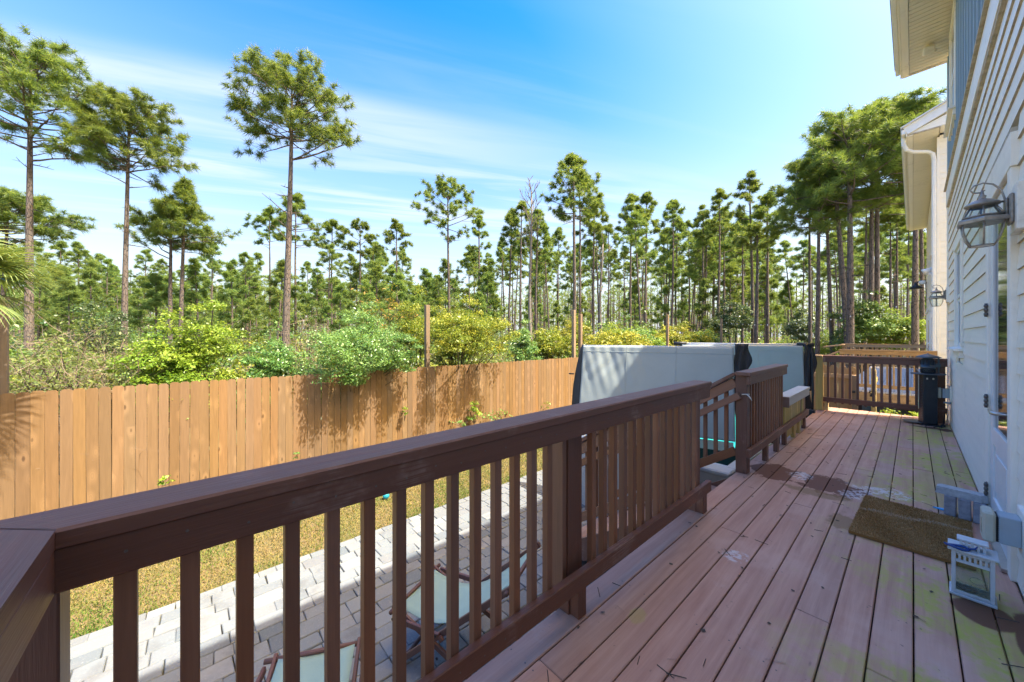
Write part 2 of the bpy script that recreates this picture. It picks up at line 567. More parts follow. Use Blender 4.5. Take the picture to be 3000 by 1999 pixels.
def mat_deck():
    m, nt = new_mat("painted_deck_boards")
    vec, oi, sep, off = grain_uv(nt, 1.2, 22.0)
    g1 = noise(nt, vec, 1.0, 6.0, 0.62, 0.5)
    vec2 = node(nt, "ShaderNodeCombineXYZ", {0: mth(nt, 'MULTIPLY', mth(nt, 'ADD', sep.outputs[0], off), 6.0),
                                             1: mth(nt, 'MULTIPLY', sep.outputs[1], 190.0), 2: off}).outputs[0]
    g2 = noise(nt, vec2, 1.0, 3.0)
    P = node(nt, "ShaderNodeNewGeometry").outputs["Position"]
    sp = node(nt, "ShaderNodeSeparateXYZ", {0: P})
    px, py = sp.outputs[0], sp.outputs[1]
    c = mixc(nt, ramp(nt, g1, [(0.3, 0.0), (0.72, 1.0)]), (0.385, 0.20, 0.138), (0.55, 0.335, 0.245))
    c = mixc(nt, mth(nt, 'MULTIPLY', ramp(nt, g2, [(0.45, 0.0), (0.75, 1.0)]), 0.25), c, (0.30, 0.165, 0.135))
    # worn, redder and greyer areas
    w1 = noise(nt, P, 1.3, 6.0, 0.6)
    c = mixc(nt, mth(nt, 'MULTIPLY', maprange(nt, w1, 0.5, 0.68), 0.55), c, (0.56, 0.37, 0.29))
    w2 = noise(nt, P, 2.7, 8.0, 0.7)
    c = mixc(nt, mth(nt, 'MULTIPLY', maprange(nt, w2, 0.56, 0.7), 0.22), c, (0.48, 0.41, 0.36))
    # knots and dents
    kv = node(nt, "ShaderNodeCombineXYZ", {0: mth(nt, 'MULTIPLY', mth(nt, 'ADD', sep.outputs[0], off), 3.0),
                                           1: mth(nt, 'MULTIPLY', sep.outputs[1], 11.0), 2: off}).outputs[0]
    vo = node(nt, "ShaderNodeTexVoronoi", {"Vector": kv, "Scale": 1.0})
    pick = mth(nt, 'GREATER_THAN', node(nt, "ShaderNodeSeparateXYZ", {0: vo.outputs["Color"]}).outputs[1], 0.72)
    kd = mth(nt, 'MULTIPLY', maprange(nt, vo.outputs["Distance"], 0.10, 0.05), pick)
    c = mixc(nt, mth(nt, 'MULTIPLY', kd, 0.7), c, (0.07, 0.05, 0.035))
    # piece to piece
    c = node(nt, "ShaderNodeHueSaturation", {"Color": c, "Fac": 1.0, "Saturation": mth(nt, 'ADD', 0.97, mth(nt, 'MULTIPLY', oi, 0.14)), "Hue": 0.5,
             "Value": mth(nt, 'ADD', 0.86, mth(nt, 'MULTIPLY', oi, 0.24))}).outputs[0]
    jit = mth(nt, 'SUBTRACT', noise(nt, P, 7.0, 6.0, 0.65), 0.5)

    def blot(x, y, rx, ry, edge=0.18, j=2.6):
        dx = mth(nt, 'DIVIDE', mth(nt, 'SUBTRACT', px, x), rx)
        dy = mth(nt, 'DIVIDE', mth(nt, 'SUBTRACT', py, y), ry)
        r = mth(nt, 'SQRT', mth(nt, 'ADD', mth(nt, 'MULTIPLY', dx, dx), mth(nt, 'MULTIPLY', dy, dy)))
        r = mth(nt, 'ADD', r, mth(nt, 'MULTIPLY', jit, j))
        return maprange(nt, r, 1.0 + edge, 1.0 - edge)

    def any_of(lst):
        r = lst[0]
        for x in lst[1:]:
            r = mth(nt, 'MAXIMUM', r, x)
        return r
    # green algae towards the house side
    al = noise(nt, P, 1.5, 7.0, 0.65)
    al = maprange(nt, al, 0.475, 0.545)
    al = mth(nt, 'MULTIPLY', al, maprange(nt, px, -0.65, 0.15))
    al = mth(nt, 'MULTIPLY', al, maprange(nt, noise(nt, P, 14.0, 4.0, 0.6), 0.32, 0.62))
    al = mth(nt, 'MULTIPLY', al, maprange(nt, g1, 0.30, 0.60, 0.3, 1.0))
    extra = any_of([blot(-0.95, 1.72, 0.035, 0.06), blot(0.30, 2.70, 0.13, 0.55), blot(0.12, 7.6, 0.16, 0.5), blot(0.18, 5.4, 0.15, 0.8)])
    al = mth(nt, 'MAXIMUM', mth(nt, 'MULTIPLY', al, 0.88), mth(nt, 'MULTIPLY', extra, mth(nt, 'ADD', 0.30, mth(nt, 'MULTIPLY', al, 0.6))))
    c = mixc(nt, al, c, (0.37, 0.37, 0.035))
    # wet brown strip and pale scuffs across the boards
    wet = any_of([blot(-1.0, 4.66, 0.21, 0.26, 0.06, 1.6), blot(-0.56, 4.62, 0.20, 0.28, 0.08, 2.0), blot(0.25, 3.08, 0.11, 0.13, 0.08, 0.5),
                  blot(0.39, 2.95, 0.06, 0.3, 0.1, 0.6), blot(-0.40, 4.6, 0.12, 0.15), blot(0.2, 8.7, 0.2, 0.08), blot(0.33, 8.65, 0.08, 0.12)])
    c = mixc(nt, mth(nt, 'MULTIPLY', wet, 0.95), c, (0.13, 0.044, 0.020))
    tan = any_of([blot(-0.37, 3.8, 0.085, 0.17), blot(-0.6, 4.3, 0.2, 0.1)])
    c = mixc(nt, mth(nt, 'MULTIPLY', tan, 0.8), c, (0.22, 0.12, 0.04))
    wn = maprange(nt, noise(nt, P, 30.0, 6.0, 0.7), 0.44, 0.56)
    pale = any_of([blot(-0.77, 4.68, 0.09, 0.13), blot(-0.2, 4.78, 0.22, 0.12), blot(-0.78, 2.66, 0.06, 0.08), blot(-0.38, 4.52, 0.1, 0.1)])
    c = mixc(nt, mth(nt, 'MULTIPLY', mth(nt, 'MULTIPLY', pale, wn), 0.75), c, (0.62, 0.60, 0.60))
    # fine specks and scratches
    sk = maprange(nt, noise(nt, P, 60.0, 4.0, 0.7), 0.66, 0.74)
    c = mixc(nt, mth(nt, 'MULTIPLY', sk, 0.35), c, (0.46, 0.40, 0.38))
    dk = maprange(nt, noise(nt, P, 34.0, 3.0, 0.6), 0.30, 0.24)
    c = mixc(nt, mth(nt, 'MULTIPLY', dk, 0.55), c, (0.06, 0.04, 0.035))
    rough = mth(nt, 'SUBTRACT', mth(nt, 'ADD', 0.5, mth(nt, 'MULTIPLY', g1, 0.15)), mth(nt, 'MULTIPLY', wet, -0.15))
    finish(nt, c, rough, 0.0, mth(nt, 'ADD', mth(nt, 'MULTIPLY', g1, 0.7), mth(nt, 'MULTIPLY', g2, 0.4)), 0.35, 0.003)
    return m


def mat_paver():
    m, nt = new_mat("tumbled_paver")
    oi = node(nt, "ShaderNodeObjectInfo").outputs["Random"]
    P = node(nt, "ShaderNodeNewGeometry").outputs["Position"]
    at = node(nt, "ShaderNodeAttribute", attribute_name="tint").outputs["Fac"]
    k = mth(nt, 'FRACT', mth(nt, 'ADD', mth(nt, 'MULTIPLY', oi, 3.7), at))
    c = ramp(nt, k, [(0.0, (0.110, 0.132, 0.145)), (0.35, (0.205, 0.220, 0.218)), (0.6, (0.165, 0.185, 0.192)), (0.8, (0.255, 0.258, 0.245)), (1.0, (0.14, 0.152, 0.155))])
    n1 = noise(nt, P, 5.0, 6.0, 0.65)
    c = mixc(nt, mth(nt, 'MULTIPLY', maprange(nt, n1, 0.45, 0.7), 0.5), c, (0.16, 0.16, 0.165))
    n2 = noise(nt, P, 55.0, 4.0, 0.7)
    c = mixc(nt, mth(nt, 'MULTIPLY', maprange(nt, n2, 0.55, 0.72), 0.35), c, (0.40, 0.385, 0.36))
    n3 = noise(nt, P, 30.0, 5.0, 0.7)
    c = mixc(nt, mth(nt, 'MULTIPLY', maprange(nt, n3, 0.60, 0.72), 0.5), c, (0.13, 0.13, 0.12))
    n4 = noise(nt, P, 1.6, 6.0, 0.7)
    c = mixc(nt, mth(nt, 'MULTIPLY', maprange(nt, n4, 0.50, 0.66), 0.55), c, (0.105, 0.105, 0.10))
    finish(nt, c, 0.85, 0.0, n2, 0.5, 0.004)
    return m


def mat_ground(name, cols, s1=0.6, s2=14.0, bstr=0.6):
    m, nt = new_mat(name)
    P = node(nt, "ShaderNodeNewGeometry").outputs["Position"]
    n1 = noise(nt, P, s1, 6.0, 0.6)
    n2 = noise(nt, P, s2, 6.0, 0.7)
    c = mixc(nt, maprange(nt, n1, 0.38, 0.62), cols[0], cols[1])
    c = mixc(nt, mth(nt, 'MULTIPLY', maprange(nt, n2, 0.45, 0.65), 0.6), c, cols[2])
    finish(nt, c, 0.95, 0.0, n2, bstr, 0.03)
    return m


def mat_siding(name, col, dirt=(0.45, 0.43, 0.36), amt=0.4):
    m, nt = new_mat(name)
    vec, oi, sep, off = grain_uv(nt, 0.8, 14.0)
    g = noise(nt, vec, 1.0, 6.0, 0.6)
    P = node(nt, "ShaderNodeNewGeometry").outputs["Position"]
    n1 = noise(nt, P, 2.0, 7.0, 0.68)
    n2 = noise(nt, P, 16.0, 6.0, 0.7)
    c = mixc(nt, ramp(nt, g, [(0.35, 0.0), (0.7, 1.0)]), [x * 0.95 for x in col], [min(1, x * 1.03) for x in col])
    d = mth(nt, 'MULTIPLY', maprange(nt, n1, 0.5, 0.75), maprange(nt, n2, 0.4, 0.7))
    c = mixc(nt, mth(nt, 'MULTIPLY', d, amt), c, dirt)
    finish(nt, c, 0.5, 0.0, g, 0.12, 0.002)
    return m


def mat_bark():
    m, nt = new_mat("pine_bark")
    tc = node(nt, "ShaderNodeTexCoord").outputs["Object"]
    mp = node(nt, "ShaderNodeMapping", {"Vector": tc, "Scale": (1.0, 1.0, 0.28)}).outputs[0]
    vo = node(nt, "ShaderNodeTexVoronoi", {"Vector": mp, "Scale": 11.0, "Randomness": 1.0}, feature='DISTANCE_TO_EDGE')
    n1 = noise(nt, mp, 22.0, 5.0, 0.7)
    n2 = noise(nt, tc, 1.2, 3.0)
    plate = maprange(nt, mth(nt, 'ADD', vo.outputs[0], mth(nt, 'MULTIPLY', n1, 0.06)), 0.03, 0.13)
    c = mixc(nt, plate, (0.024, 0.019, 0.017), (0.15, 0.115, 0.096))
    c = mixc(nt, mth(nt, 'MULTIPLY', maprange(nt, n1, 0.5, 0.7), 0.6), c, (0.24, 0.21, 0.19))
    c = mixc(nt, mth(nt, 'MULTIPLY', maprange(nt, n2, 0.45, 0.65), 0.5), c, (0.10, 0.09, 0.083))
    finish(nt, c, 0.9, 0.0, plate, 0.7, 0.03)
    return m


def mat_coir():
    m, nt = new_mat("coir")
    at = node(nt, "ShaderNodeAttribute", attribute_name="tint").outputs["Fac"]
    c = ramp(nt, at, [(0.0, (0.25, 0.125, 0.032)), (0.45, (0.47, 0.26, 0.085)), (0.75, (0.60, 0.38, 0.17)), (0.9, (0.66, 0.50, 0.33)), (1.0, (0.52, 0.46, 0.38))])
    finish(nt, c, 0.9)
    return m


M = {}
M['deck'] = mat_deck()
M['rail'] = mat_wood("brown_painted_wood", (0.125, 0.052, 0.032), (0.185, 0.082, 0.052), 0.48, 0.25, 0.06, 0.55, (0.30, 0.20, 0.16), 0.6)
M['rail_scuffed'] = mat_wood("scuffed_brown_wood", (0.125, 0.052, 0.032), (0.185, 0.082, 0.052), 0.48, 0.1, 0.05, 0.55, (0.44, 0.42, 0.40), 0.6, 0.0, 0.49)
M['baluster'] = mat_wood("brown_stained_baluster", (0.17, 0.070, 0.036), (0.285, 0.130, 0.070), 0.5, 0.35, 0.1, 0.45, None, 0.25)
M['fence'] = mat_wood("new_cedar_fence", (0.155, 0.090, 0.038), (0.275, 0.168, 0.083), 0.75, 0.34, 0.45, 0.45, None, 0.4, 0.007)
M['fence_old'] = mat_wood("weathered_fence", (0.23, 0.19, 0.13), (0.40, 0.34, 0.25), 0.8, 0.3, 0.3, 0.45, (0.3, 0.29, 0.26))
M['yellow_pine'] = mat_wood("yellow_pine", (0.40, 0.27, 0.075), (0.60, 0.44, 0.17), 0.65, 0.15, 0.25, 0.5)
M['tan_wood'] = mat_wood("tan_deck_wood", (0.30, 0.17, 0.075), (0.47, 0.30, 0.14), 0.7, 0.25, 0.25, 0.45)
M['grey_board'] = mat_wood("grey_deck_board", (0.40, 0.39, 0.38), (0.58, 0.57, 0.55), 0.75, 0.15, 0.1, 0.4)
M['white_board'] = mat_wood("bleached_board", (0.44, 0.42, 0.37), (0.62, 0.60, 0.53), 0.7, 0.12, 0.15, 0.4)
M['post_wood'] = mat_wood("weathered_post", (0.17, 0.115, 0.07), (0.32, 0.23, 0.145), 0.8, 0.3, 0.1, 0.5)
M['chair_wood'] = mat_wood("chair_wood", (0.085, 0.035, 0.026), (0.15, 0.07, 0.05), 0.5, 0.2, 0.0, 0.4, (0.24, 0.17, 0.15))
M['tread'] = mat_wood("worn_stair_tread", (0.22, 0.13, 0.10), (0.34, 0.23, 0.19), 0.7, 0.2, 0.2, 0.4, (0.4, 0.33, 0.28))
M['siding'] = mat_siding("white_siding", (0.89, 0.835, 0.71))
M['trim'] = mat_siding("white_trim", (0.89, 0.85, 0.75), (0.42, 0.37, 0.27), 0.5)
M['soffit'] = mat_siding("vinyl_soffit", (0.78, 0.73, 0.60), (0.40, 0.36, 0.25), 0.55)
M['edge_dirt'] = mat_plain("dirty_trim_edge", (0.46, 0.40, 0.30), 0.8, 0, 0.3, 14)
M['blue'] = mat_siding("blue_panel", (0.28, 0.38, 0.45), (0.3, 0.38, 0.42), 0.3)
M['metal_white'] = mat_plain("white_metal", (0.74, 0.75, 0.74), 0.35, 0.0, 0.05)
M['roof_metal'] = mat_plain("pale_roof_metal", (0.62, 0.62, 0.60), 0.4, 0.3, 0.08)
M['paver'] = mat_paver()
M['ground'] = mat_ground("forest_floor", [(0.11, 0.085, 0.045), (0.09, 0.10, 0.03), (0.19, 0.15, 0.08)])
M['lawn'] = mat_ground("lawn_soil", [(0.15, 0.105, 0.045), (0.11, 0.105, 0.032), (0.22, 0.16, 0.075)], 1.0, 30.0)
M['bed'] = mat_ground("mossy_joint_sand", [(0.13, 0.12, 0.065), (0.16, 0.14, 0.09), (0.09, 0.10, 0.04)], 3.0, 40.0)
M['bark'] = mat_bark()
M['dead_wood'] = mat_plain("grey_dead_wood", (0.22, 0.19, 0.165), 0.9, 0, 0.3, 4, 0.4)
M['twig'] = mat_plain("grey_brown_twig", (0.24, 0.185, 0.145), 0.9, 0, 0.3, 3)
M['stem'] = mat_plain("dark_stem", (0.075, 0.06, 0.045), 0.9, 0, 0.3, 5)
M['needle'] = mat_leaf("pine_needle", [(0.065, 0.125, 0.040), (0.165, 0.25, 0.052), (0.32, 0.38, 0.070)], 0.48, 0.45, 0.5)
M['needle_far'] = mat_leaf("far_pine_needle", [(0.095, 0.17, 0.05), (0.19, 0.285, 0.075), (0.31, 0.385, 0.105)], 0.45, 0.6, 0.3)
M['leaf_yellow'] = mat_leaf("yellow_green_leaf", [(0.075, 0.15, 0.015), (0.175, 0.285, 0.024), (0.30, 0.385, 0.05)], 0.35, 0.4, 0.4)
M['leaf_green'] = mat_leaf("mid_green_leaf", [(0.050, 0.125, 0.03), (0.11, 0.23, 0.05), (0.22, 0.36, 0.105)], 0.30, 0.35, 0.6)
M['leaf_dark'] = mat_leaf("dark_green_leaf", [(0.024, 0.052, 0.02), (0.05, 0.095, 0.034), (0.10, 0.16, 0.065)], 0.2, 0.35, 0.6)
M['leaf_olive'] = mat_leaf("olive_gold_leaf", [(0.08, 0.13, 0.016), (0.20, 0.25, 0.024), (0.40, 0.37, 0.042)], 0.32, 0.4, 0.4)
M['leaf_orange'] = mat_leaf("young_orange_leaf", [(0.16, 0.16, 0.025), (0.27, 0.20, 0.04), (0.34, 0.16, 0.05)], 0.35, 0.5, 0.3)
M['leaf_pale'] = mat_leaf("pale_new_leaf", [(0.10, 0.15, 0.04), (0.17, 0.23, 0.06), (0.26, 0.31, 0.11)], 0.35, 0.5, 0.3)
M['grass'] = mat_leaf("lawn_grass", [(0.28, 0.195, 0.085), (0.21, 0.185, 0.055), (0.075, 0.15, 0.022)], 0.2, 0.7, 0.2)
M['palm'] = mat_leaf("palm_leaf", [(0.05, 0.10, 0.03), (0.11, 0.17, 0.045), (0.24, 0.28, 0.09)], 0.3, 0.4, 0.5)
M['black'] = mat_plain("black_vinyl", (0.018, 0.019, 0.022), 0.55, 0, 0.2, 6, 0.3)
M['black_metal'] = mat_plain("black_powder_coat", (0.020, 0.024, 0.030), 0.42, 0.2, 0.2, 10)
M['heater_top'] = mat_plain("grey_cast_metal", (0.095, 0.11, 0.125), 0.45, 0.6, 0.15, 10)
M['pewter'] = mat_plain("aged_pewter", (0.33, 0.30, 0.265), 0.42, 0.6, 0.3, 25, 0.3)
M['hinge'] = mat_plain("tarnished_hinge", (0.16, 0.14, 0.12), 0.5, 0.7, 0.25, 30, 0.3)
M['nickel'] = mat_plain("brushed_nickel", (0.52, 0.49, 0.44), 0.3, 0.9, 0.08, 20)
M['glass'] = mat_glass("clear_glass")
M['dark_glass'] = mat_plain("window_glass", (0.02, 0.026, 0.03), 0.05, 0.0, 0.02, 2, 0.0, 0.8)
M['grey_plastic'] = mat_plain("grey_conduit_plastic", (0.33, 0.40, 0.44), 0.5, 0, 0.08)
M['beige_plastic'] = mat_plain("aged_beige_plastic", (0.50, 0.50, 0.40), 0.5, 0, 0.1)
M['vinyl'] = mat_plain("grey_cover_vinyl", (0.355, 0.40, 0.375), 0.55, 0, 0.07, 2.5, 0.15)
M['acrylic'] = mat_plain("pale_grey_acrylic", (0.50, 0.54, 0.55), 0.3, 0, 0.06)
M['teal'] = mat_plain("teal_acrylic", (0.05, 0.55, 0.52), 0.25, 0, 0.08, 3)
M['cabinet'] = mat_plain("grey_spa_cabinet", (0.36, 0.355, 0.34), 0.6, 0, 0.08, 3)
M['sling'] = mat_plain("sage_canvas", (0.28, 0.40, 0.335), 0.85, 0, 0.06, 5, 0.2)
M['coir'] = mat_coir()
M['concrete'] = mat_plain("grey_concrete", (0.43, 0.43, 0.42), 0.9, 0, 0.22, 30, 0.5)
M['concrete_dark'] = mat_plain("blue_grey_concrete", (0.30, 0.30, 0.32), 0.9, 0, 0.25, 24, 0.5)
M['whitewash'] = mat_wood("whitewashed_wood", (0.42, 0.47, 0.49), (0.66, 0.70, 0.70), 0.7, 0.1, 0.0, 0.4, (0.30, 0.29, 0.26))
M['blue_plastic'] = mat_plain("navy_plastic", (0.012, 0.055, 0.22), 0.35, 0, 0.1)
M['bright_blue'] = mat_plain("bright_blue_plastic", (0.03, 0.36, 0.70), 0.4, 0, 0.1)
M['turquoise'] = mat_plain("turquoise_rubber", (0.02, 0.33, 0.43), 0.5, 0, 0.15, 30)
M['pale_blue'] = mat_plain("pale_blue_rubber", (0.20, 0.45, 0.55), 0.5, 0, 0.1)
M['string'] = mat_plain("dry_twine", (0.55, 0.50, 0.42), 0.9, 0, 0.1)
M['cord'] = mat_plain("black_cord", (0.015, 0.015, 0.016), 0.5)
M['red_brown'] = mat_plain("dark_red_brown", (0.05, 0.032, 0.024), 0.9)  # very dark brown of the joists, risers and support posts

# ================================================================== the ground
DZ = 1.25          # deck floor
HW = 0.42          # house wall plane (x)


def sheet(name, x0, x1, y0, y1, z, mat, n=1):
    b = MB()
    b.grid(lambda s, t: (x0 + (x1 - x0) * s, y0 + (y1 - y0) * t, z), n, n)
    return tag(b.build(name, mat), kind='structure')


# one sheet to the horizon, dipping a little under the yard
b = MB()
gxs = [-900, -60, -20, -9.5, -9.3, -4.8, -4.6, 900]
gzs = [-0.03, -0.03, -0.03, -0.21, -0.21, -0.21, -0.012, -0.012]


def ground_pt(s, t):
    i = min(6, int(s * 7 + 1e-6))
    f = s * 7 - i
    return (gxs[i] + (gxs[i + 1] - gxs[i]) * f, -900 + 1800 * t, gzs[i] + (gzs[i + 1] - gzs[i]) * f)


b.grid(ground_pt, 7, 1)
tag(b.build('ground', M['ground']), kind='structure')
LAWN_DROP = 0.17


def lawn_z(x):
    return -LAWN_DROP * min(1.0, max(0.0, (-4.95 - x) / 4.2)) ** 1.2


b = MB()
b.grid(lambda s, t: (-9.32 + 4.52 * s, -8 + 22 * t, lawn_z(-9.32 + 4.52 * s)), 16, 1)
tag(b.build('lawn', M['lawn'], None, True), kind='structure')
sheet('patio_base', -4.93, 0.3, -4, 9.7, 0.006, M['bed'])

# pavers: rows along y, uneven lengths, rows of uneven depth
prng = random.Random(5)
pavers = thing('paver_patio', 'patio of tumbled grey concrete pavers below the raised deck', 'patio', (0, 0, 0))
pm_cache = {}


def paver_mesh(w, l, k):
    key = (w, l, k)
    if key in pm_cache:
        return pm_cache[key]
    r = random.Random(hash(key) & 0xffff)
    b = MB()
    hw, hl, c = w / 2 - 0.0030, l / 2 - 0.0030, 0.006
    j = lambda a: a + r.uniform(-0.007, 0.005)
    low = [(-hw, -hl, 0), (hw, -hl, 0), (hw, hl, 0), (-hw, hl, 0)]
    mid = [(j(-hw), j(-hl), 0.030), (j(hw), j(-hl), 0.030), (j(hw), j(hl), 0.030), (j(-hw), j(hl), 0.030)]
    top = [(x + (c if x < 0 else -c), y + (c if y < 0 else -c), 0.037 + r.uniform(-0.001, 0.001)) for x, y, z in mid]
    F = [(4 + i, 4 + (i + 1) % 4, 8 + (i + 1) % 4, 8 + i) for i in range(4)] + [(i, (i + 1) % 4, 4 + (i + 1) % 4, 4 + i) for i in range(4)] + [(8, 9, 10, 11)]
    b.convex(low + mid + top, F)
    me = b.mesh('paver')
    me.materials.append(M['paver'])
    pm_cache[key] = me
    return me


spots = []
x = -4.92
rows = [0.12, 0.18, 0.15, 0.20, 0.16, 0.18, 0.15, 0.20, 0.16, 0.18, 0.15, 0.20, 0.16, 0.18, 0.15, 0.20, 0.18, 0.15, 0.20]
for ri, w in enumerate(rows):
    y = -1.9 + prng.uniform(0, 0.1)
    while y < 7.6:
        l = prng.choice([0.13, 0.18, 0.18, 0.24, 0.28])
        if ri == 0:
            l = prng.choice([0.16, 0.20])
        spots.append((x + w / 2, y + l / 2, w, l))
        y += l
    x += w


def shows(sx, sy):
    t = -0.745 * sx + 0.667 * sy
    if t < 0.4:
        return -1
    a = (0.667 * sx + 0.745 * sy) / t
    if not -1.5 < a < 0.35:
        return -1
    v = 985 + 2.7 / t * 1050
    if v > 2060:
        return -1
    if sx > -4.9 + 0.0 and sy > 4.9:
        return 0.01 / t
    # behind the deck floor edge
    zs = 2.7 - (2.7 - 1.25) * 1.0
    k = 1.3 / max(-sx, 1e-3)
    if 2.7 - 2.7 * k < 1.25:
        return 0.005 / t
    return 1.0 / t


order = sorted(spots, key=lambda s: -shows(s[0], s[1]))
rest = MB()
for i, (sx, sy, w, l) in enumerate(order):
    if shows(sx, sy) < 0 and i >= 300:
        continue
    dz = prng.uniform(-0.003, 0.003)
    if i < 299:
        o = link('paver', paver_mesh(w, l, prng.randrange(4)), pavers, (sx, sy, 0.004 + dz), (prng.uniform(-0.008, 0.008), prng.uniform(-0.008, 0.008), prng.uniform(-0.02, 0.02)))
    else:
        rest.box((sx, sy, 0.022 + dz), (w - 0.008, l - 0.008, 0.036), None, 0.006)
o = rest.build('paver_field', M['paver'], pavers)
tag(o, kind='stuff')

# ================================================================== the deck
PITCH = 0.1405
deck = thing('deck', 'raised deck of faded purple-brown painted boards along the white house', 'deck', (0, 0, DZ))
DY0, DY1 = -0.36, 9.72
joints = {-8: [1.165, 5.9], -3: [2.4, 5.44], -6: [5.23], -5: [3.9, 7.6], -7: [3.0, 6.6], -9: [4.9], -4: [1.5, 6.3], -2: [4.3], -1: [2.2, 6.9], 0: [5.9], 1: [3.3], 2: [2.0, 6.1]}
drng = random.Random(3)
for k in range(-9, 3):
    x0 = 0.003 + PITCH * k
    x1 = x0 + PITCH
    if k == 2:
        x1 = HW - 0.012
    cuts = [DY0] + joints.get(k, []) + [DY1 + drng.uniform(-0.01, 0.012)]
    for a, c in zip(cuts[:-1], cuts[1:]):
        b = MB()
        b.b2((x0 + 0.003, a + 0.0015, DZ - 0.026), (x1 - 0.003, c - 0.0015, DZ + drng.uniform(-0.0012, 0.0012)), 0.004)
        b.build('deck_board', M['deck'], deck)
for (lo, hi, nm) in (((-1.23, DY0, DZ - 0.22), (-1.19, DY1, DZ - 0.03), 'rim_joist'), ((-1.19, DY1 - 0.05, DZ - 0.22), (0.38, DY1 - 0.012, DZ - 0.03), 'rim_joist'),
                     ((-1.19, DY0 + 0.012, DZ - 0.22), (0.38, DY0 + 0.05, DZ - 0.03), 'rim_joist')):
    b = MB(); b.b2(lo, hi); b.build(nm, M['tread'], deck)
for y in (0.3, 1.1, 1.9, 2.7, 3.5, 4.3, 5.1, 5.9, 6.7, 7.5, 8.3, 9.1):
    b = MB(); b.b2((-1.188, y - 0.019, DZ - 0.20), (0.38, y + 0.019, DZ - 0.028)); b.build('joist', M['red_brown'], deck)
for y in (0.0, 3.1, 6.0, 9.4):
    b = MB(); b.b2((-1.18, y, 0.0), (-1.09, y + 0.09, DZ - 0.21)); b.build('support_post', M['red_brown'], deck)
# pale strip of fascia under the board ends
b = MB(); b.b2((-1.262, DY0, DZ - 0.23), (-1.2325, 3.2, DZ - 0.028)); b.build('fascia', M['white_board'], deck)

CAP = 2.325
XI, XO = -1.105, -1.245       # inner and outer cap edges
RF = -1.114                   # inner face of the rails
RB = -1.152
BF = -1.190                   # balusters between RB and BF

bal_long = None


def baluster(parent, x, y, z0=1.415, z1=2.27, mat='baluster', rnd=random.Random(9), name='baluster', w=0.036):
    global bal_long
    b = MB()
    b.b2((x - w / 2, y - w / 2, z0), (x + w / 2, y + w / 2, z1), 0.002)
    o = b.build(name, M[mat], parent)
    return o


# ---- long railing beside the camera
rl = thing('deck_railing', 'longest brown deck railing with wide flat cap running along the deck edge above the patio', 'railing', (RB, 1.4, DZ))
b = MB()
P = [(XI, -0.196), (XI, 3.20), (XO, 3.20), (XO, -0.336)]
b.convex([(x, y, CAP - 0.038) for x, y in P] + [(x, y, CAP - 0.006) for x, y in P] + [((x - 0.006 if x == XI else x + 0.006), min(y, 3.195), CAP) for x, y in P],
         [(0, 1, 2, 3), (8, 9, 10, 11)] + [(i, (i + 1) % 4, 4 + (i + 1) % 4, 4 + i) for i in range(4)] + [(4 + i, 4 + (i + 1) % 4, 8 + (i + 1) % 4, 8 + i) for i in range(4)])
b.build('cap_rail', M['rail'], rl)
b = MB(); b.b2((RB, -0.236, CAP - 0.038 - 0.092), (RF, 3.19, CAP - 0.0395), 0.004); b.build('top_rail', M['rail'], rl)
b = MB(); b.b2((RB, -0.236, DZ + 0.163), (RF, 3.22, DZ + 0.250), 0.004); b.build('bottom_rail', M['rail'], rl)
for k in range(0, 14):
    baluster(rl, (RB + BF) / 2, -0.1086 + 0.1065 * k)
for k in range(0, 14):
    baluster(rl, (RB + BF) / 2, 1.63 + 0.1065 * k)
for (y0, y1) in ((-0.30, -0.206), (1.46, 1.575), (3.10, 3.19)):
    b = MB(); b.b2((BF - 0.095, y0, DZ - 0.20 if y0 > 0 else DZ - 0.2), (BF - 0.002, y1, CAP - 0.0395), 0.004); b.build('post', M['rail'], rl)
b = MB(); b.b2((BF - 0.09, 1.425, DZ + 0.1), (BF - 0.012, 1.457, CAP - 0.06), 0.002); b.build('post_trim', M['baluster'], rl)
b = MB(); b.b2((BF - 0.001, 1.47, DZ + 0.001), (RF - 0.02, 1.535, DZ + 0.161), 0.003); b.build('foot_block', M['rail'], rl)
b = MB(); b.b2((BF - 0.001, 3.10, DZ + 0.001), (RF - 0.02, 3.18, DZ + 0.161), 0.003); b.build('foot_block', M['rail'], rl)

# ---- end railing at the near corner, back to the house
re = thing('deck_railing', 'near end railing with mitred scuffed cap at the lower left corner', 'railing', (-0.4, -0.27, DZ))
P = [(XI, -0.1965), (0.40, -0.1965), (0.40, -0.336), (XO, -0.3365)]
P = [(x + 0.0015 if x < 0 else x, y) for x, y in P]
b = MB()
b.convex([(x, y, CAP - 0.038) for x, y in P] + [(x, y, CAP - 0.001) for x, y in P], [(0, 1, 2, 3), (4, 5, 6, 7)] + [(i, (i + 1) % 4, 4 + (i + 1) % 4, 4 + i) for i in range(4)])
b.build('cap_rail', M['rail_scuffed'], re)
b = MB(); b.b2((RF + 0.001, -0.236, CAP - 0.13), (0.40, -0.198, CAP - 0.0395), 0.004); b.build('top_rail', M['rail'], re)
b = MB(); b.b2((RF + 0.001, -0.236, DZ + 0.163), (0.40, -0.198, DZ + 0.25), 0.004); b.build('bottom_rail', M['rail'], re)
for k in range(12):
    baluster(re, -0.98 + 0.1065 * k, -0.256)

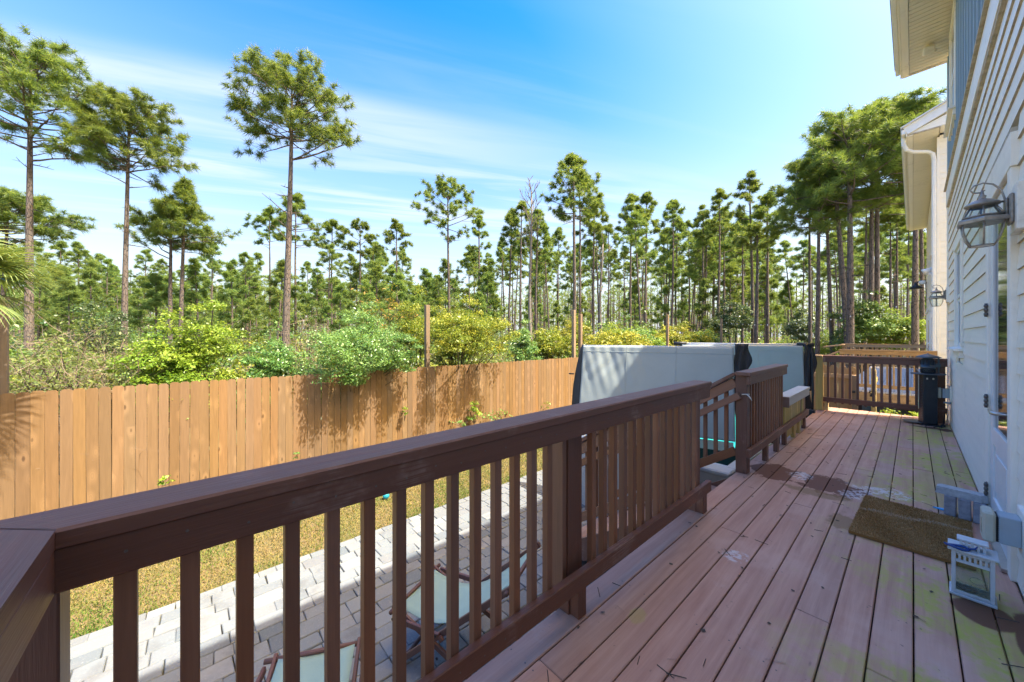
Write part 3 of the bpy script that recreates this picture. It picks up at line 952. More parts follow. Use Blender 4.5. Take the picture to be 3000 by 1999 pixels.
# ---- short railing past the stairs
rs = thing('deck_railing', 'short brown railing with closely spaced balusters just beyond the stair opening', 'railing', (RB, 5.1, DZ))
b = MB(); b.b2((XO, 4.27, CAP - 0.038), (XI, 5.92, CAP), 0.003); b.build('cap_rail', M['rail'], rs)
b = MB(); b.b2((RB, 4.285, CAP - 0.13), (RF, 5.91, CAP - 0.0395), 0.004); b.build('top_rail', M['rail'], rs)
b = MB(); b.b2((RB, 4.29, DZ + 0.188), (RF, 7.42, DZ + 0.274), 0.004); b.build('bottom_rail', M['rail'], rs)
for k in range(14):
    baluster(rs, (RB + BF) / 2, 4.48 + 0.1065 * k)
b = MB(); b.b2((-1.262, 4.33, DZ + 0.001), (RB - 0.004, 4.435, CAP - 0.0395), 0.004); b.build('post', M['rail'], rs)
b = MB(); b.b2((BF - 0.09, 5.84, DZ + 0.001), (BF - 0.002, 5.92, CAP - 0.0395), 0.004); b.build('post', M['rail'], rs)
for i, y in enumerate((4.95, 5.45, 5.87, 6.4, 6.75, 7.15)):
    b = MB(); b.b2((BF + 0.02, y, DZ + 0.001), (RF - 0.01, y + 0.085, DZ + 0.186), 0.003)
    b.build('foot_block', M['yellow_pine' if i in (3, 4) else 'rail'], rs)
# rope cleat hook on the post
hk = thing('hook', 'small white plastic hook hanging on the stair post of the short railing', 'hook', (-1.2, 4.32, 2.08))
b = MB(); b.tube([(-1.16, 4.325, 2.09), (-1.135, 4.30, 2.085), (-1.115, 4.295, 2.06), (-1.10, 4.29, 2.035)], [0.005, 0.007, 0.008, 0.004], 6)
b.build('hook_arm', M['string'], hk, True)
b = MB(); b.tube([(-1.20, 4.322, 2.085), (-1.13, 4.318, 2.095)], [0.007, 0.007], 6); b.build('hook_strap', M['string'], hk, True)

# ---- low pale railing beside the spa
rw = thing('deck_railing', 'low railing with bleached white cap and raw yellow pine slats beside the spa covers', 'railing', (RB, 6.7, DZ))
b = MB(); b.b2((XO - 0.01, 5.94, 1.845), (XI + 0.005, 7.42, 1.885), 0.004); b.build('cap_rail', M['white_board'], rw)
b = MB(); b.b2((RB, 5.95, 1.755), (RF + 0.006, 7.41, 1.8435), 0.003); b.build('top_rail', M['white_board'], rw)
b = MB(); b.b2((RB - 0.01, 5.923, 1.745), (XI + 0.012, 5.936, 1.885), 0.002); b.build('end_board', M['tread'], rw)
for k in range(11):
    y = 5.97 + 0.128 * k
    b = MB(); b.b2((BF, y, DZ + 0.05), (RB - 0.002, y + (0.122 if k != 8 else 0.05), 1.84), 0.002)
    b.build('slat', M['rail' if k in (8, 10) else 'yellow_pine'], rw)

# ---- far end railing
YF = 9.20
rf = thing('deck_railing', 'far brown railing across the deck end with one unpainted yellow corner post', 'railing', (-0.4, YF, DZ))
b = MB(); b.b2((-1.17, YF, CAP - 0.038), (0.38, YF + 0.14, CAP), 0.003); b.build('cap_rail', M['rail'], rf)
b = MB(); b.b2((-1.17, YF + 0.009, CAP - 0.13), (0.38, YF + 0.047, CAP - 0.0395), 0.003); b.build('top_rail', M['rail'], rf)
b = MB(); b.b2((-1.17, YF + 0.009, DZ + 0.175), (0.38, YF + 0.047, DZ + 0.262), 0.003); b.build('bottom_rail', M['rail'], rf)
for k in range(12):
    baluster(rf, -1.10 + 0.104 * k, YF + 0.068, 1.40, 2.26, 'rail')
b = MB(); b.b2((0.17, YF + 0.05, DZ), (0.36, YF + 0.14, CAP - 0.04), 0.003); b.build('post', M['rail'], rf)
b = MB(); b.b2((-1.275, YF - 0.02, DZ + 0.001), (-1.172, YF + 0.085, CAP - 0.0395), 0.004); o = b.build('post', M['yellow_pine'], rf)
o['label'] = 'unpainted yellow pine corner post'
b = MB(); b.b2((-1.30, YF - 0.07, CAP - 0.038), (-1.1715, YF + 0.14, CAP + 0.001), 0.003); o = b.build('post_cap', M['tan_wood'], rf)
b = MB(); b.b2((-1.171, YF - 0.01, CAP - 0.125), (-1.135, YF + 0.008, CAP - 0.04), 0.002); b.build('end_block', M['tread'], rf)
b = MB(); b.b2((-1.170, YF + 0.06, DZ + 0.001), (-1.10, YF + 0.13, DZ + 0.17), 0.002); b.build('foot_block', M['yellow_pine'], rf)

# ---- stairs down to the patio
st = thing('staircase', 'wooden stairs with brown sloping handrails leading from the deck down to the patio', 'stairs', (-2.1, 3.75, 0))
RUN, RISE, NS = 0.275, 1.25 / 7, 6
for i in range(1, NS + 1):
    xt = -1.265 - RUN * (i - 1)
    z = DZ - RISE * i
    for q in range(2):
        b = MB(); b.b2((xt - 0.138 * (q + 1) + 0.004, 3.24, z - 0.036), (xt - 0.138 * q, 4.24, z), 0.004)
        b.build('tread', M['tread'], st)
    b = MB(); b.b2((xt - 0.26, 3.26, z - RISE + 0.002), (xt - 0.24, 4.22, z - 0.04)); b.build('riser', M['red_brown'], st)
for y in (3.20, 4.245):
    b = MB()
    z0 = DZ - 0.03
    x1 = -1.265 - RUN * NS
    pts = [(-1.264, z0), (-1.264, z0 - 0.30), (x1 + 0.12, 0.005), (x1, 0.005), (x1, RISE * 0.9)]
    b.convex([(px, y, pz) for px, pz in pts] + [(px, y + 0.036, pz) for px, pz in pts], [(0, 1, 2, 3, 4), (5, 6, 7, 8, 9)] + [(i, (i + 1) % 5, 5 + (i + 1) % 5, 5 + i) for i in range(5)])
    b.build('stringer', M['rail'], st)
SL = RISE / RUN


def stair_rail(y, ybal, low):
    xs, xe = -1.27, -2.80
    zz = lambda x, z0: z0 - (xs - x) * SL
    b = MB(); b.beam((xs, y, zz(xs, CAP - 0.03)), (xe, y, zz(xe, CAP - 0.03)), 0.14, 0.036, ch=0.003); b.build('cap_rail', M['rail'], st)
    b = MB(); b.beam((xs, ybal, zz(xs, CAP - 0.12)), (xe, ybal, zz(xe, CAP - 0.12)), 0.036, 0.10, ch=0.003); b.build('top_rail', M['baluster'], st)
    b = MB(); b.beam((xs + 0.05, ybal - 0.045, zz(xs, CAP - 0.25)), (xe, ybal - 0.045, zz(xe, CAP - 0.27)), 0.036, 0.07, ch=0.003); b.build('grip_rail', M['baluster'], st)
    b = MB(); b.beam((xs, ybal, zz(xs, low)), (xe, ybal, zz(xe, low)), 0.036, 0.088, ch=0.003); b.build('bottom_rail', M['baluster'], st)
    k = 0
    x = xs - 0.10
    while x > xe + 0.05:
        b = MB(); b.b2((x - 0.018, ybal + 0.0195, zz(x, low)), (x + 0.018, ybal + 0.055, zz(x, CAP - 0.10)), 0.002)
        b.build('baluster', M['baluster'], st)
        x -= 0.108
    b = MB(); b.b2((xe - 0.05, y - 0.045, 0.0), (xe + 0.04, y + 0.045, zz(xe, CAP - 0.06)), 0.004); b.build('newel_post', M['rail'], st)


stair_rail(4.38, 4.36, DZ + 0.22)
stair_rail(3.17, 3.15, DZ + 0.22)
# iron boot hook on the stairs
b = MB(); b.tube([(-1.62, 3.42, 0.90), (-1.62, 3.42, 0.98), (-1.66, 3.40, 1.02), (-1.70, 3.42, 1.0), (-1.69, 3.43, 0.965)], 0.010, 6)
b.tube([(-1.62, 3.42, 0.94), (-1.58, 3.44, 0.96), (-1.56, 3.44, 1.0)], 0.008, 6)
o = b.build('boot_hook', M['black_metal'], None, True)
tag(o, 'small black curled iron hook standing on a stair tread', 'hook')

# ================================================================== the spa with its raised covers
spa = thing('swim_spa', 'grey swim spa with turquoise inside set beside the deck past the stairs', 'hot tub', (-2.6, 6.8, 0))
SX0, SX1, SY0, SY1, SZ = -3.80, -1.42, 4.62, 9.0, 1.12
for (lo, hi) in (((SX0, SY0, 0.03), (SX1, SY0 + 0.04, SZ - 0.06)), ((SX0, SY1 - 0.04, 0.03), (SX1, SY1, SZ - 0.06)), ((SX0, SY0 + 0.042, 0.03), (SX0 + 0.04, SY1 - 0.042, SZ - 0.06)), ((SX1 - 0.04, SY0 + 0.042, 0.03), (SX1, SY1 - 0.042, SZ - 0.06))):
    b = MB(); b.b2(lo, hi, 0.004); b.build('cabinet_panel', M['cabinet'], spa)
for k in range(1, 7):
    z = 0.03 + k * 0.15
    b = MB(); b.b2((SX0 + 0.01, SY0 - 0.006, z), (SX1 - 0.01, SY0 - 0.001, z + 0.012)); b.build('cabinet_batten', M['cabinet'], spa)
b = MB()
for (lo, hi) in (((SX0 - 0.02, SY0 - 0.02, SZ - 0.058), (SX1 + 0.02, SY0 + 0.20, SZ)), ((SX0 - 0.02, SY1 - 0.20, SZ - 0.058), (SX1 + 0.02, SY1 + 0.02, SZ)), ((SX0 - 0.02, SY0 + 0.201, SZ - 0.058), (SX0 + 0.18, SY1 - 0.201, SZ)), ((SX1 - 0.10, SY0 + 0.201, SZ - 0.058), (SX1 + 0.02, SY1 - 0.201, SZ))):
    b.b2(lo, hi, 0.015)
b.build('rim', M['acrylic'], spa)
b = MB()
b.grid(lambda s, t: (SX0 + 0.16 + (SX1 - SX0 - 0.24) * s, SY0 + 0.18 + (SY1 - SY0 - 0.36) * t, SZ - 0.05 - 0.75 * min(1, 5 * min(s, 1 - s)) * min(1, 9 * min(t, 1 - t))), 20, 36)
b.build('basin', M['teal'], spa, True)
b = MB(); b.b2((SX1 - 0.42, SY0 + 0.28, SZ - 0.26), (SX1 - 0.10, SY0 + 0.72, SZ - 0.14), 0.04); b.build('seat_step', M['acrylic'], spa)
b = MB(); b.b2((SX0 + 0.25, SY0 + 1.02, SZ - 0.45), (SX1 - 0.13, SY0 + 1.06, SZ - 0.055), 0.005); b.build('black_panel', M['black'], spa)  # plain black panel standing upright across the basin


def spa_cover(label, right, left, z0, z1, lean, wrinkle, folded_right, bar):
    R, L = Vector((*right, 0)), Vector((*left, 0))
    ax = (L - R)
    W = ax.length
    ax.normalize()
    nrm = Vector((-ax.y, ax.x, 0))            # towards -y side
    if nrm.y > 0:
        nrm = -nrm
    c = thing('spa_cover', label, 'spa cover', (R.x, R.y, z0))

    def face(s, t):
        p = R + ax * (W * s) + Vector((0, 0, z0 + (z1 - z0) * t)) - nrm * (lean * t)
        d = 0.0
        sx, tz = s * W, t * (z1 - z0)
        d += 0.010 * math.sin(3.1 * sx + 1.0) * math.sin(2.0 * tz)
        if wrinkle:
            m = max(0.0, min(1.0, (s - 0.45) * 3.0)) * max(0.0, min(1.0, (t - 0.30) * 3))
            d += m * 0.007 * (math.sin(23 * sx + 5 * tz + 2 * math.sin(7 * tz)) * math.sin(6 * tz + 3 * sx) + 0.6 * math.sin(41 * sx - 13 * tz))
            d += m * 0.009 * math.sin(11 * sx + 1.7 * math.sin(4 * tz))
        return p + nrm * (0.055 + d)
    b = MB(); b.grid(face, 90, 50, -nrm * 0.11); b.build('panel', M['vinyl'], c, True)
    # sewn seams
    b = MB()
    for s_ in (0.34, 0.67):
        b.tube([Vector(face(s_, t)) + nrm * 0.001 for t in np.linspace(0.0, 1, 26)], 0.0035, 4, False)
    b.tube([Vector(face(s, 0.93)) + nrm * 0.001 for s in np.linspace(0.0, 1, 46)], 0.003, 4, False)
    b.build('seam', M['vinyl'], c, True)
    # white piping along the top
    up = Vector((0, 0, z1 + 0.004)) - nrm * lean
    b = MB(); b.tube([R + up + nrm * 0.03, R + ax * W + up + nrm * 0.03], 0.011, 8); b.build('top_piping', M['metal_white'], c, True)
    # black side flap at the left edge
    b = MB()
    pts = []
    for t in np.linspace(0, 1, 9):
        pts.append(R + ax * (W + 0.002) + Vector((0, 0, z0 - 0.1 + (z1 - z0 + 0.12) * t)) - nrm * (lean * t))
    b.grid(lambda s, t: pts[0].lerp(pts[-1], t) + ax * (0.14 * s * (0.25 + 0.9 * math.sin(min(1, (1.06 - t) * 1.5) * 1.5))) + nrm * (0.03 - 0.06 * s), 4, 12, -nrm * 0.012)
    b.build('side_flap', M['black'], c, True)
    b = MB(); b.box(R + ax * (W + 0.19) + Vector((0, 0, z0 + 0.62 * (z1 - z0))) - nrm * lean * 0.62, (0.09, 0.03, 0.02)); b.build('buckle', M['black_metal'], c)
    # folded black fabric over the right end
    fr = folded_right
    b = MB()
    b.grid(lambda s, t: R + Vector((0, 0, z1 + 0.055 - fr * t)) - nrm * (lean * (1 - t * fr / (z1 - z0))) - ax * (0.015 + 0.20 * s * (1 - 0.25 * t) + 0.03 * math.sin(9 * t + 4 * s) * s) + nrm * (0.065 - 0.12 * s + 0.02 * math.sin(12 * s + 6 * t)), 8, 12, -nrm * 0.03)
    b.build('hinge_flap', M['black'], c, True)
    b = MB()
    b.grid(lambda s, t: R + Vector((0, 0, z0 - 0.12 + (z1 - z0 + 0.02) * t)) - nrm * (lean * t) - ax * (0.004 + 0.13 * s * (1 - 0.7 * t) + 0.015 * math.sin(7 * t)) - nrm * (0.02 + 0.05 * s), 4, 14, -nrm * 0.02)
    b.build('side_flap', M['black'], c, True)
    b = MB(); b.b2((0, 0, 0), (0, 0, 0))
    p0 = R + ax * 0.02 + Vector((0, 0, z0 - 0.008)) + nrm * 0.052
    p1 = R + ax * (W - 0.02) + Vector((0, 0, z0 - 0.008)) + nrm * 0.052
    b = MB(); b.beam(p0 - Vector((0, 0, 0.07)), p1 - Vector((0, 0, 0.07)), 0.012, 0.125); b.build('skirt', M['beige_plastic'], c)
    if bar:
        b = MB(); b.tube([R - ax * 0.12 + up + Vector((0, 0, 0.03)), R + ax * (W + 0.12) + up + Vector((0, 0, 0.03))], 0.022, 10); b.build('lifter_bar', M['metal_white'], c, True)
        for s in (-0.02, 1.02):
            b = MB(); b.tube([R + ax * (W * s - 0.13) + up + Vector((0, 0, 0.03)), R + ax * (W * s + 0.13) + up + Vector((0, 0, 0.03))], 0.04, 8); b.build('bar_sleeve', M['black'], c, True)
        b = MB(); b.tube([R - ax * 0.10 + up + Vector((0, 0, 0.02)), R - ax * 0.14 + up + Vector((0, 0, -0.15)), R - ax * 0.13 + Vector((0, 0, z0 + 0.4)), R - ax * 0.12 + Vector((0, 0, z0 - 0.1))], 0.02, 8); b.build('lifter_arm', M['black_metal'], c, True)
        b = MB(); b.box(R - ax * 0.11 + Vector((0, 0, z0 - 0.05)), (0.10, 0.12, 0.22), None, 0.01); b.build('lifter_bracket', M['black_metal'], c)
    return c


spa_cover('near upright grey spa cover with wrinkled sunlit left half and black folded hinge flap', (-1.60, 5.47), (-3.63, 4.72), 1.285, 2.535, 0.28, True, 0.55, False)
spa_cover('second grey spa cover standing farther along with a white lifter bar across its top', (-1.38, 8.72), (-3.36, 7.98), 1.25, 2.50, 0.14, False, 0.9, True)

# ================================================================== the house
house = thing('house', 'white lap sided house with blue upper wall along the right of the deck', 'house', (3.0, 4.6, 0))
HY0, HY1 = -1.6, 9.80
b = MB(); b.b2((HW + 0.022, HY0, 0.0), (7.5, HY1 - 0.002, 7.55)); b.build('wall', M['siding'], house)
DOOR0, DOOR1, DOORT = 3.72, 4.58, 3.70
WIN0, WIN1, WINB, WINT = 7.08, 7.98, 2.56, 3.88
EXP = 0.152


def lap(y0, y1, z0, x=HW, parent=house, mat='siding', mb=None):
    b = mb or MB()
    z1 = z0 + EXP + 0.012
    # tapered board, thick at the bottom
    pts = [(x - 0.0135, z0), (x - 0.001, z1), (x + 0.014, z1), (x + 0.014, z0)]
    b.convex([(px, y0 + 0.001, pz) for px, pz in pts] + [(px, y1 - 0.001, pz) for px, pz in pts], [(0, 1, 2, 3), (4, 5, 6, 7), (0, 1, 5, 4), (1, 2, 6, 5), (2, 3, 7, 6), (3, 0, 4, 7)])
    if mb is None:
        o = b.build('siding_board', M[mat], parent)
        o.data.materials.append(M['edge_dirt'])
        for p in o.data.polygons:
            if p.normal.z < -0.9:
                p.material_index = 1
        return o


hrng = random.Random(8)
z = 1.265
while z < 4.93:
    segs = [(HY0, 9.70)]
    if z + EXP > DZ - 0.1 and z < 3.93:
        segs = [(HY0, 3.61), (4.70, 9.70)]
    out = []
    for a, c in segs:
        if z + EXP > WINB - 0.08 and z < WINT + 0.12 and a < WIN0 < c:
            out += [(a, WIN0 - 0.09), (WIN1 + 0.09, c)]
        else:
            out.append((a, c))
    for a, c in out:
        if c - a > 3.7:
            m = a + (c - a) * hrng.uniform(0.35, 0.65)
            lap(a, m, z); lap(m, c, z)
        else:
            lap(a, c, z)
    z += EXP
b = MB(); b.b2((HW - 0.004, HY0, 0.3), (HW + 0.021, 9.70, 1.264)); b.build('skirt_board', M['siding'], house)
b = MB(); b.b2((HW - 0.026, 9.702, 0.2), (HW + 0.02, 9.80, 4.94), 0.003); b.build('corner_board', M['trim'], house)
b = MB(); b.b2((HW - 0.024, 9.7995, 0.2), (HW + 0.10, 9.825, 7.5), 0.003); b.build('corner_board', M['trim'], house)
# band between the storeys
b = MB(); b.b2((HW - 0.034, HY0, 4.945), (HW + 0.02, 5.2, 5.215), 0.002); b.build('band_board', M['trim'], house)
b = MB(); b.b2((HW - 0.034, 5.203, 4.945), (HW + 0.02, 9.80, 5.215), 0.002); b.build('band_board', M['trim'], house)
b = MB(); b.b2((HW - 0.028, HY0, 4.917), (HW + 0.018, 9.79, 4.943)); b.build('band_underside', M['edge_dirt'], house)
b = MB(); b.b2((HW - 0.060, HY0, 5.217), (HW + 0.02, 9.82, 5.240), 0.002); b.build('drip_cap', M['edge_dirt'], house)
# blue board-and-batten upper wall
b = MB(); b.b2((HW + 0.004, HY0, 5.242), (HW + 0.021, 9.798, 7.56)); b.build('upper_panel', M['blue'], house)
y = -1.2
U0, U1 = 8.15, 9.05
while y < 9.8:
    b = MB()
    if U0 - 0.14 < y < U1 + 0.14:
        b.b2((HW - 0.018, y - 0.02, 5.243), (HW + 0.0035, y + 0.02, 5.83), 0.003)
    else:
        b.b2((HW - 0.018, y - 0.02, 5.243), (HW + 0.0035, y + 0.02, 7.55), 0.003)
    b.build('batten', M['blue'], house)
    y += 0.305


def window(y0, y1, zb, zt, x, parent, sill_out=0.06):
    w = MB()
    cw = 0.085
    w.b2((x - 0.030, y0 - cw, zb - 0.001), (x + 0.012, y0, zt), 0.003)
    w.b2((x - 0.030, y1, zb - 0.001), (x + 0.012, y1 + cw, zt), 0.003)
    w.b2((x - 0.034, y0 - cw - 0.01, zt + 0.001), (x + 0.012, y1 + cw + 0.01, zt + 0.11), 0.003)
    fr = w.build('window', M['trim'], parent)
    s = MB()
    xo = x - 0.03 - sill_out
    pts = [(xo, zb - 0.045), (xo, zb - 0.022), (x + 0.01, zb - 0.002), (x + 0.01, zb - 0.045)]
    s.convex([(px, y0 - cw - 0.03, pz) for px, pz in pts] + [(px, y1 + cw + 0.03, pz) for px, pz in pts], [(0, 1, 2, 3), (4, 5, 6, 7), (0, 1, 5, 4), (1, 2, 6, 5), (2, 3, 7, 6), (3, 0, 4, 7)])
    s.b2((x - 0.045, y0 - cw, zb - 0.13), (x + 0.0115, y1 + cw, zb - 0.047), 0.003)
    s.build('sill', M['trim'], fr)
    zm = (zb + zt) / 2
    for (a, c, dx) in ((zm - 0.01, zt - 0.002, 0.0), (zb + 0.001, zm - 0.012, 0.014)):
        q = MB()
        q.b2((x - 0.012 + dx, y0 + 0.002, a), (x + 0.010 + dx, y0 + 0.05, c), 0.002)
        q.b2((x - 0.012 + dx, y1 - 0.05, a), (x + 0.010 + dx, y1 - 0.002, c), 0.002)
        q.b2((x - 0.012 + dx, y0 + 0.051, a), (x + 0.010 + dx, y1 - 0.051, a + 0.05), 0.002)
        q.b2((x - 0.012 + dx, y0 + 0.051, c - 0.05), (x + 0.010 + dx, y1 - 0.051, c), 0.002)
        q.build('sash', M['metal_white'], fr)
        g = MB(); g.b2((x - 0.002 + dx, y0 + 0.0515, a + 0.0505), (x + 0.003 + dx, y1 - 0.0515, c - 0.0505)); g.build('pane', M['dark_glass'], fr)
    return fr


window(WIN0, WIN1, WINB, WINT, HW, house)
window(U0, U1, 5.98, 7.42, HW + 0.004, house)

# door with casing
b = MB(); b.b2((HW - 0.035, DOOR1, DZ + 0.002), (HW + 0.018, DOOR1 + 0.12, DOORT), 0.003); b.build('door_casing', M['trim'], house)
b = MB(); b.b2((HW - 0.035, DOOR0 - 0.11, DZ + 0.002), (HW + 0.018, DOOR0, DOORT), 0.003); b.build('door_casing', M['trim'], house)
b = MB(); b.b2((HW - 0.038, DOOR0 - 0.13, DOORT + 0.001), (HW + 0.018, DOOR1 + 0.14, DOORT + 0.20), 0.003); b.build('door_head', M['trim'], house)
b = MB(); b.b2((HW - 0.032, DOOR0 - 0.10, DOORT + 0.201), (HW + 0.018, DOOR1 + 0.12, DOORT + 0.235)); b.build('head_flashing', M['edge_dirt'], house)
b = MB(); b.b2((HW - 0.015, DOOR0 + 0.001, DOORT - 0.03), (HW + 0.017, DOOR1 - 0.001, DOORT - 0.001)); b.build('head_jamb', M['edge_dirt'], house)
b = MB()
xd0, xd1 = HW - 0.022, HW + 0.016
dz0, dz1 = DZ + 0.03, DOORT - 0.032
b.b2((xd0, DOOR0 + 0.004, dz0), (xd1, DOOR0 + 0.13, dz1), 0.003)
b.b2((xd0, DOOR1 - 0.13, dz0), (xd1, DOOR1 - 0.004, dz1), 0.003)
b.b2((xd0, DOOR0 + 0.131, dz0), (xd1, DOOR1 - 0.131, dz0 + 0.22), 0.003)
b.b2((xd0, DOOR0 + 0.131, dz1 - 0.14), (xd1, DOOR1 - 0.131, dz1), 0.003)
b.b2((xd0, DOOR0 + 0.131, dz0 + 0.62), (xd1, DOOR1 - 0.131, dz0 + 0.74), 0.003)
b.b2((xd0 + 0.012, DOOR0 + 0.1305, dz0 + 0.2205), (xd1, DOOR1 - 0.1305, dz0 + 0.6195))
door = b.build('door', M['metal_white'], house)
b = MB(); b.b2((xd0 + 0.004, DOOR0 + 0.20, dz0 + 0.28), (xd0 + 0.0115, DOOR1 - 0.20, dz0 + 0.56), 0.004); b.build('raised_panel', M['metal_white'], door)
b = MB(); b.b2((xd0 + 0.012, DOOR0 + 0.1315, dz0 + 0.7405), (xd0 + 0.018, DOOR1 - 0.1315, dz1 - 0.1405)); b.build('glass', M['dark_glass'], door)
b = MB(); b.tube([(xd0 - 0.002, 3.86, 2.20), (xd0 - 0.05, 3.86, 2.20), (xd0 - 0.055, 3.88, 2.20), (xd0 - 0.055, 3.99, 2.205)], [0.013, 0.012, 0.012, 0.009], 8)
b.lathe([(0.028, 0), (0.028, 0.006)], 10, (xd0 - 0.004, 3.86, 2.197)); b.build('handle', M['nickel'], door, True)
for hz in (1.52, 2.20, 2.90):
    b = MB(); b.b2((HW - 0.0405, DOOR1 - 0.004, hz - 0.05), (HW - 0.0355, DOOR1 + 0.028, hz + 0.05), 0.001)
    b.tube([(HW - 0.043, DOOR1 - 0.006, hz - 0.052), (HW - 0.043, DOOR1 - 0.006, hz + 0.052)], 0.008, 8)
    for q in (-0.032, 0, 0.032):
        b.tube([(HW - 0.043, DOOR1 - 0.006, hz + q - 0.009), (HW - 0.043, DOOR1 - 0.006, hz + q + 0.009)], 0.011, 8)
    b.build('hinge', M['hinge'], door, True)
b = MB(); b.b2((HW - 0.06, DOOR0 - 0.02, DZ + 0.003), (HW + 0.016, DOOR1 + 0.0, DZ + 0.028), 0.003); b.build('threshold', M['nickel'], house)

# eaves
EX, EZ = -0.145, 7.60
b = MB(); b.b2((EX - 0.012, HY0 - 0.3, EZ + 0.01), (EX + 0.012, HY1 + 0.30, EZ + 0.20), 0.003); fas = b.build('fascia', M['trim'], house)
b = MB(); b.b2((EX + 0.013, HY0 - 0.3, EZ + 0.004), (EX + 0.10, HY1 + 0.28, EZ + 0.05), 0.003); b.build('soffit_frieze', M['trim'], house)
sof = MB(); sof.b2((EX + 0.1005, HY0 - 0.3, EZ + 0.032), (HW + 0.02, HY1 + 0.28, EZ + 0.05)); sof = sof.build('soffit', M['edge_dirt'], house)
y = 3.2
while y < HY1 + 0.18:
    b = MB(); b.b2((EX + 0.104, y + 0.004, EZ + 0.014), (HW + 0.001, y + 0.098, EZ + 0.0315), 0.004); b.build('soffit_plank', M['soffit'], sof)
    y += 0.102
b = MB(); b.b2((EX + 0.013, HY1 + 0.281, EZ + 0.002), (HW + 0.2, HY1 + 0.31, EZ + 0.20), 0.003); b.build('barge_board', M['trim'], house)
b = MB(); b.b2((EX - 0.075, HY0 - 0.3, EZ + 0.09), (EX - 0.013, HY1 + 0.32, EZ + 0.205), 0.012); b.build('gutter', M['metal_white'], house)
b = MB()
pts = [(EX - 0.09, EZ + 0.21), (EX - 0.09, EZ + 0.235), (4.0, EZ + 2.2), (8.2, EZ + 0.235), (8.2, EZ + 0.21), (4.0, EZ + 2.17)]
for (i, j, k, l) in ((0, 1, 2, 5), (2, 3, 4, 5)):
    q = [pts[i], pts[j], pts[k], pts[l]]
    b.convex([(px, HY0 - 0.35, pz) for px, pz in q] + [(px, HY1 + 0.34, pz) for px, pz in q], [(0, 1, 2, 3), (4, 5, 6, 7), (0, 1, 5, 4), (1, 2, 6, 5), (2, 3, 7, 6), (3, 0, 4, 7)])
b.build('roof', M['roof_metal'], house)
b = MB()
b.convex([(HW + 0.03, yy, 7.549) for yy in (HY0, HY1 - 0.002)] + [(7.49, yy, 7.549) for yy in (HY0, HY1 - 0.002)] + [(4.0, yy, EZ + 2.1) for yy in (HY0, HY1 - 0.002)], [(0, 1, 3, 2), (0, 2, 4), (1, 3, 5), (0, 1, 5, 4), (2, 3, 5, 4)])
b.build('gable', M['blue'], house)
b = MB(); b.b2((-0.02, HY1 + 0.02, EZ - 0.02), (0.20, HY1 + 0.1, EZ + 0.0125)); 
sl = thing('security_light', 'small pale floodlight fixed under the soffit at the far roof corner', 'security light', (0.20, 9.3, EZ))
b = MB(); b.lathe([(0.05, -0.02), (0.05, 0.012)], 12, (0.20, 9.30, EZ)); b.build('mount', M['soffit'], sl, True)
b = MB(); b.tube([(0.20, 9.30, EZ - 0.015), (0.20, 9.26, EZ - 0.07)], 0.012, 6); b.build('arm', M['soffit'], sl)
b = MB(); b.box((0.18, 9.20, EZ - 0.12), (0.13, 0.10, 0.12), Euler((0.5, 0, 0.2)).to_matrix(), 0.012); b.build('lamp_head', M['soffit'], sl)
b = MB(); b.box((0.24, 9.34, EZ - 0.09), (0.07, 0.06, 0.05), Euler((0.3, 0, 0.2)).to_matrix(), 0.008); b.build('sensor', M['soffit'], sl)

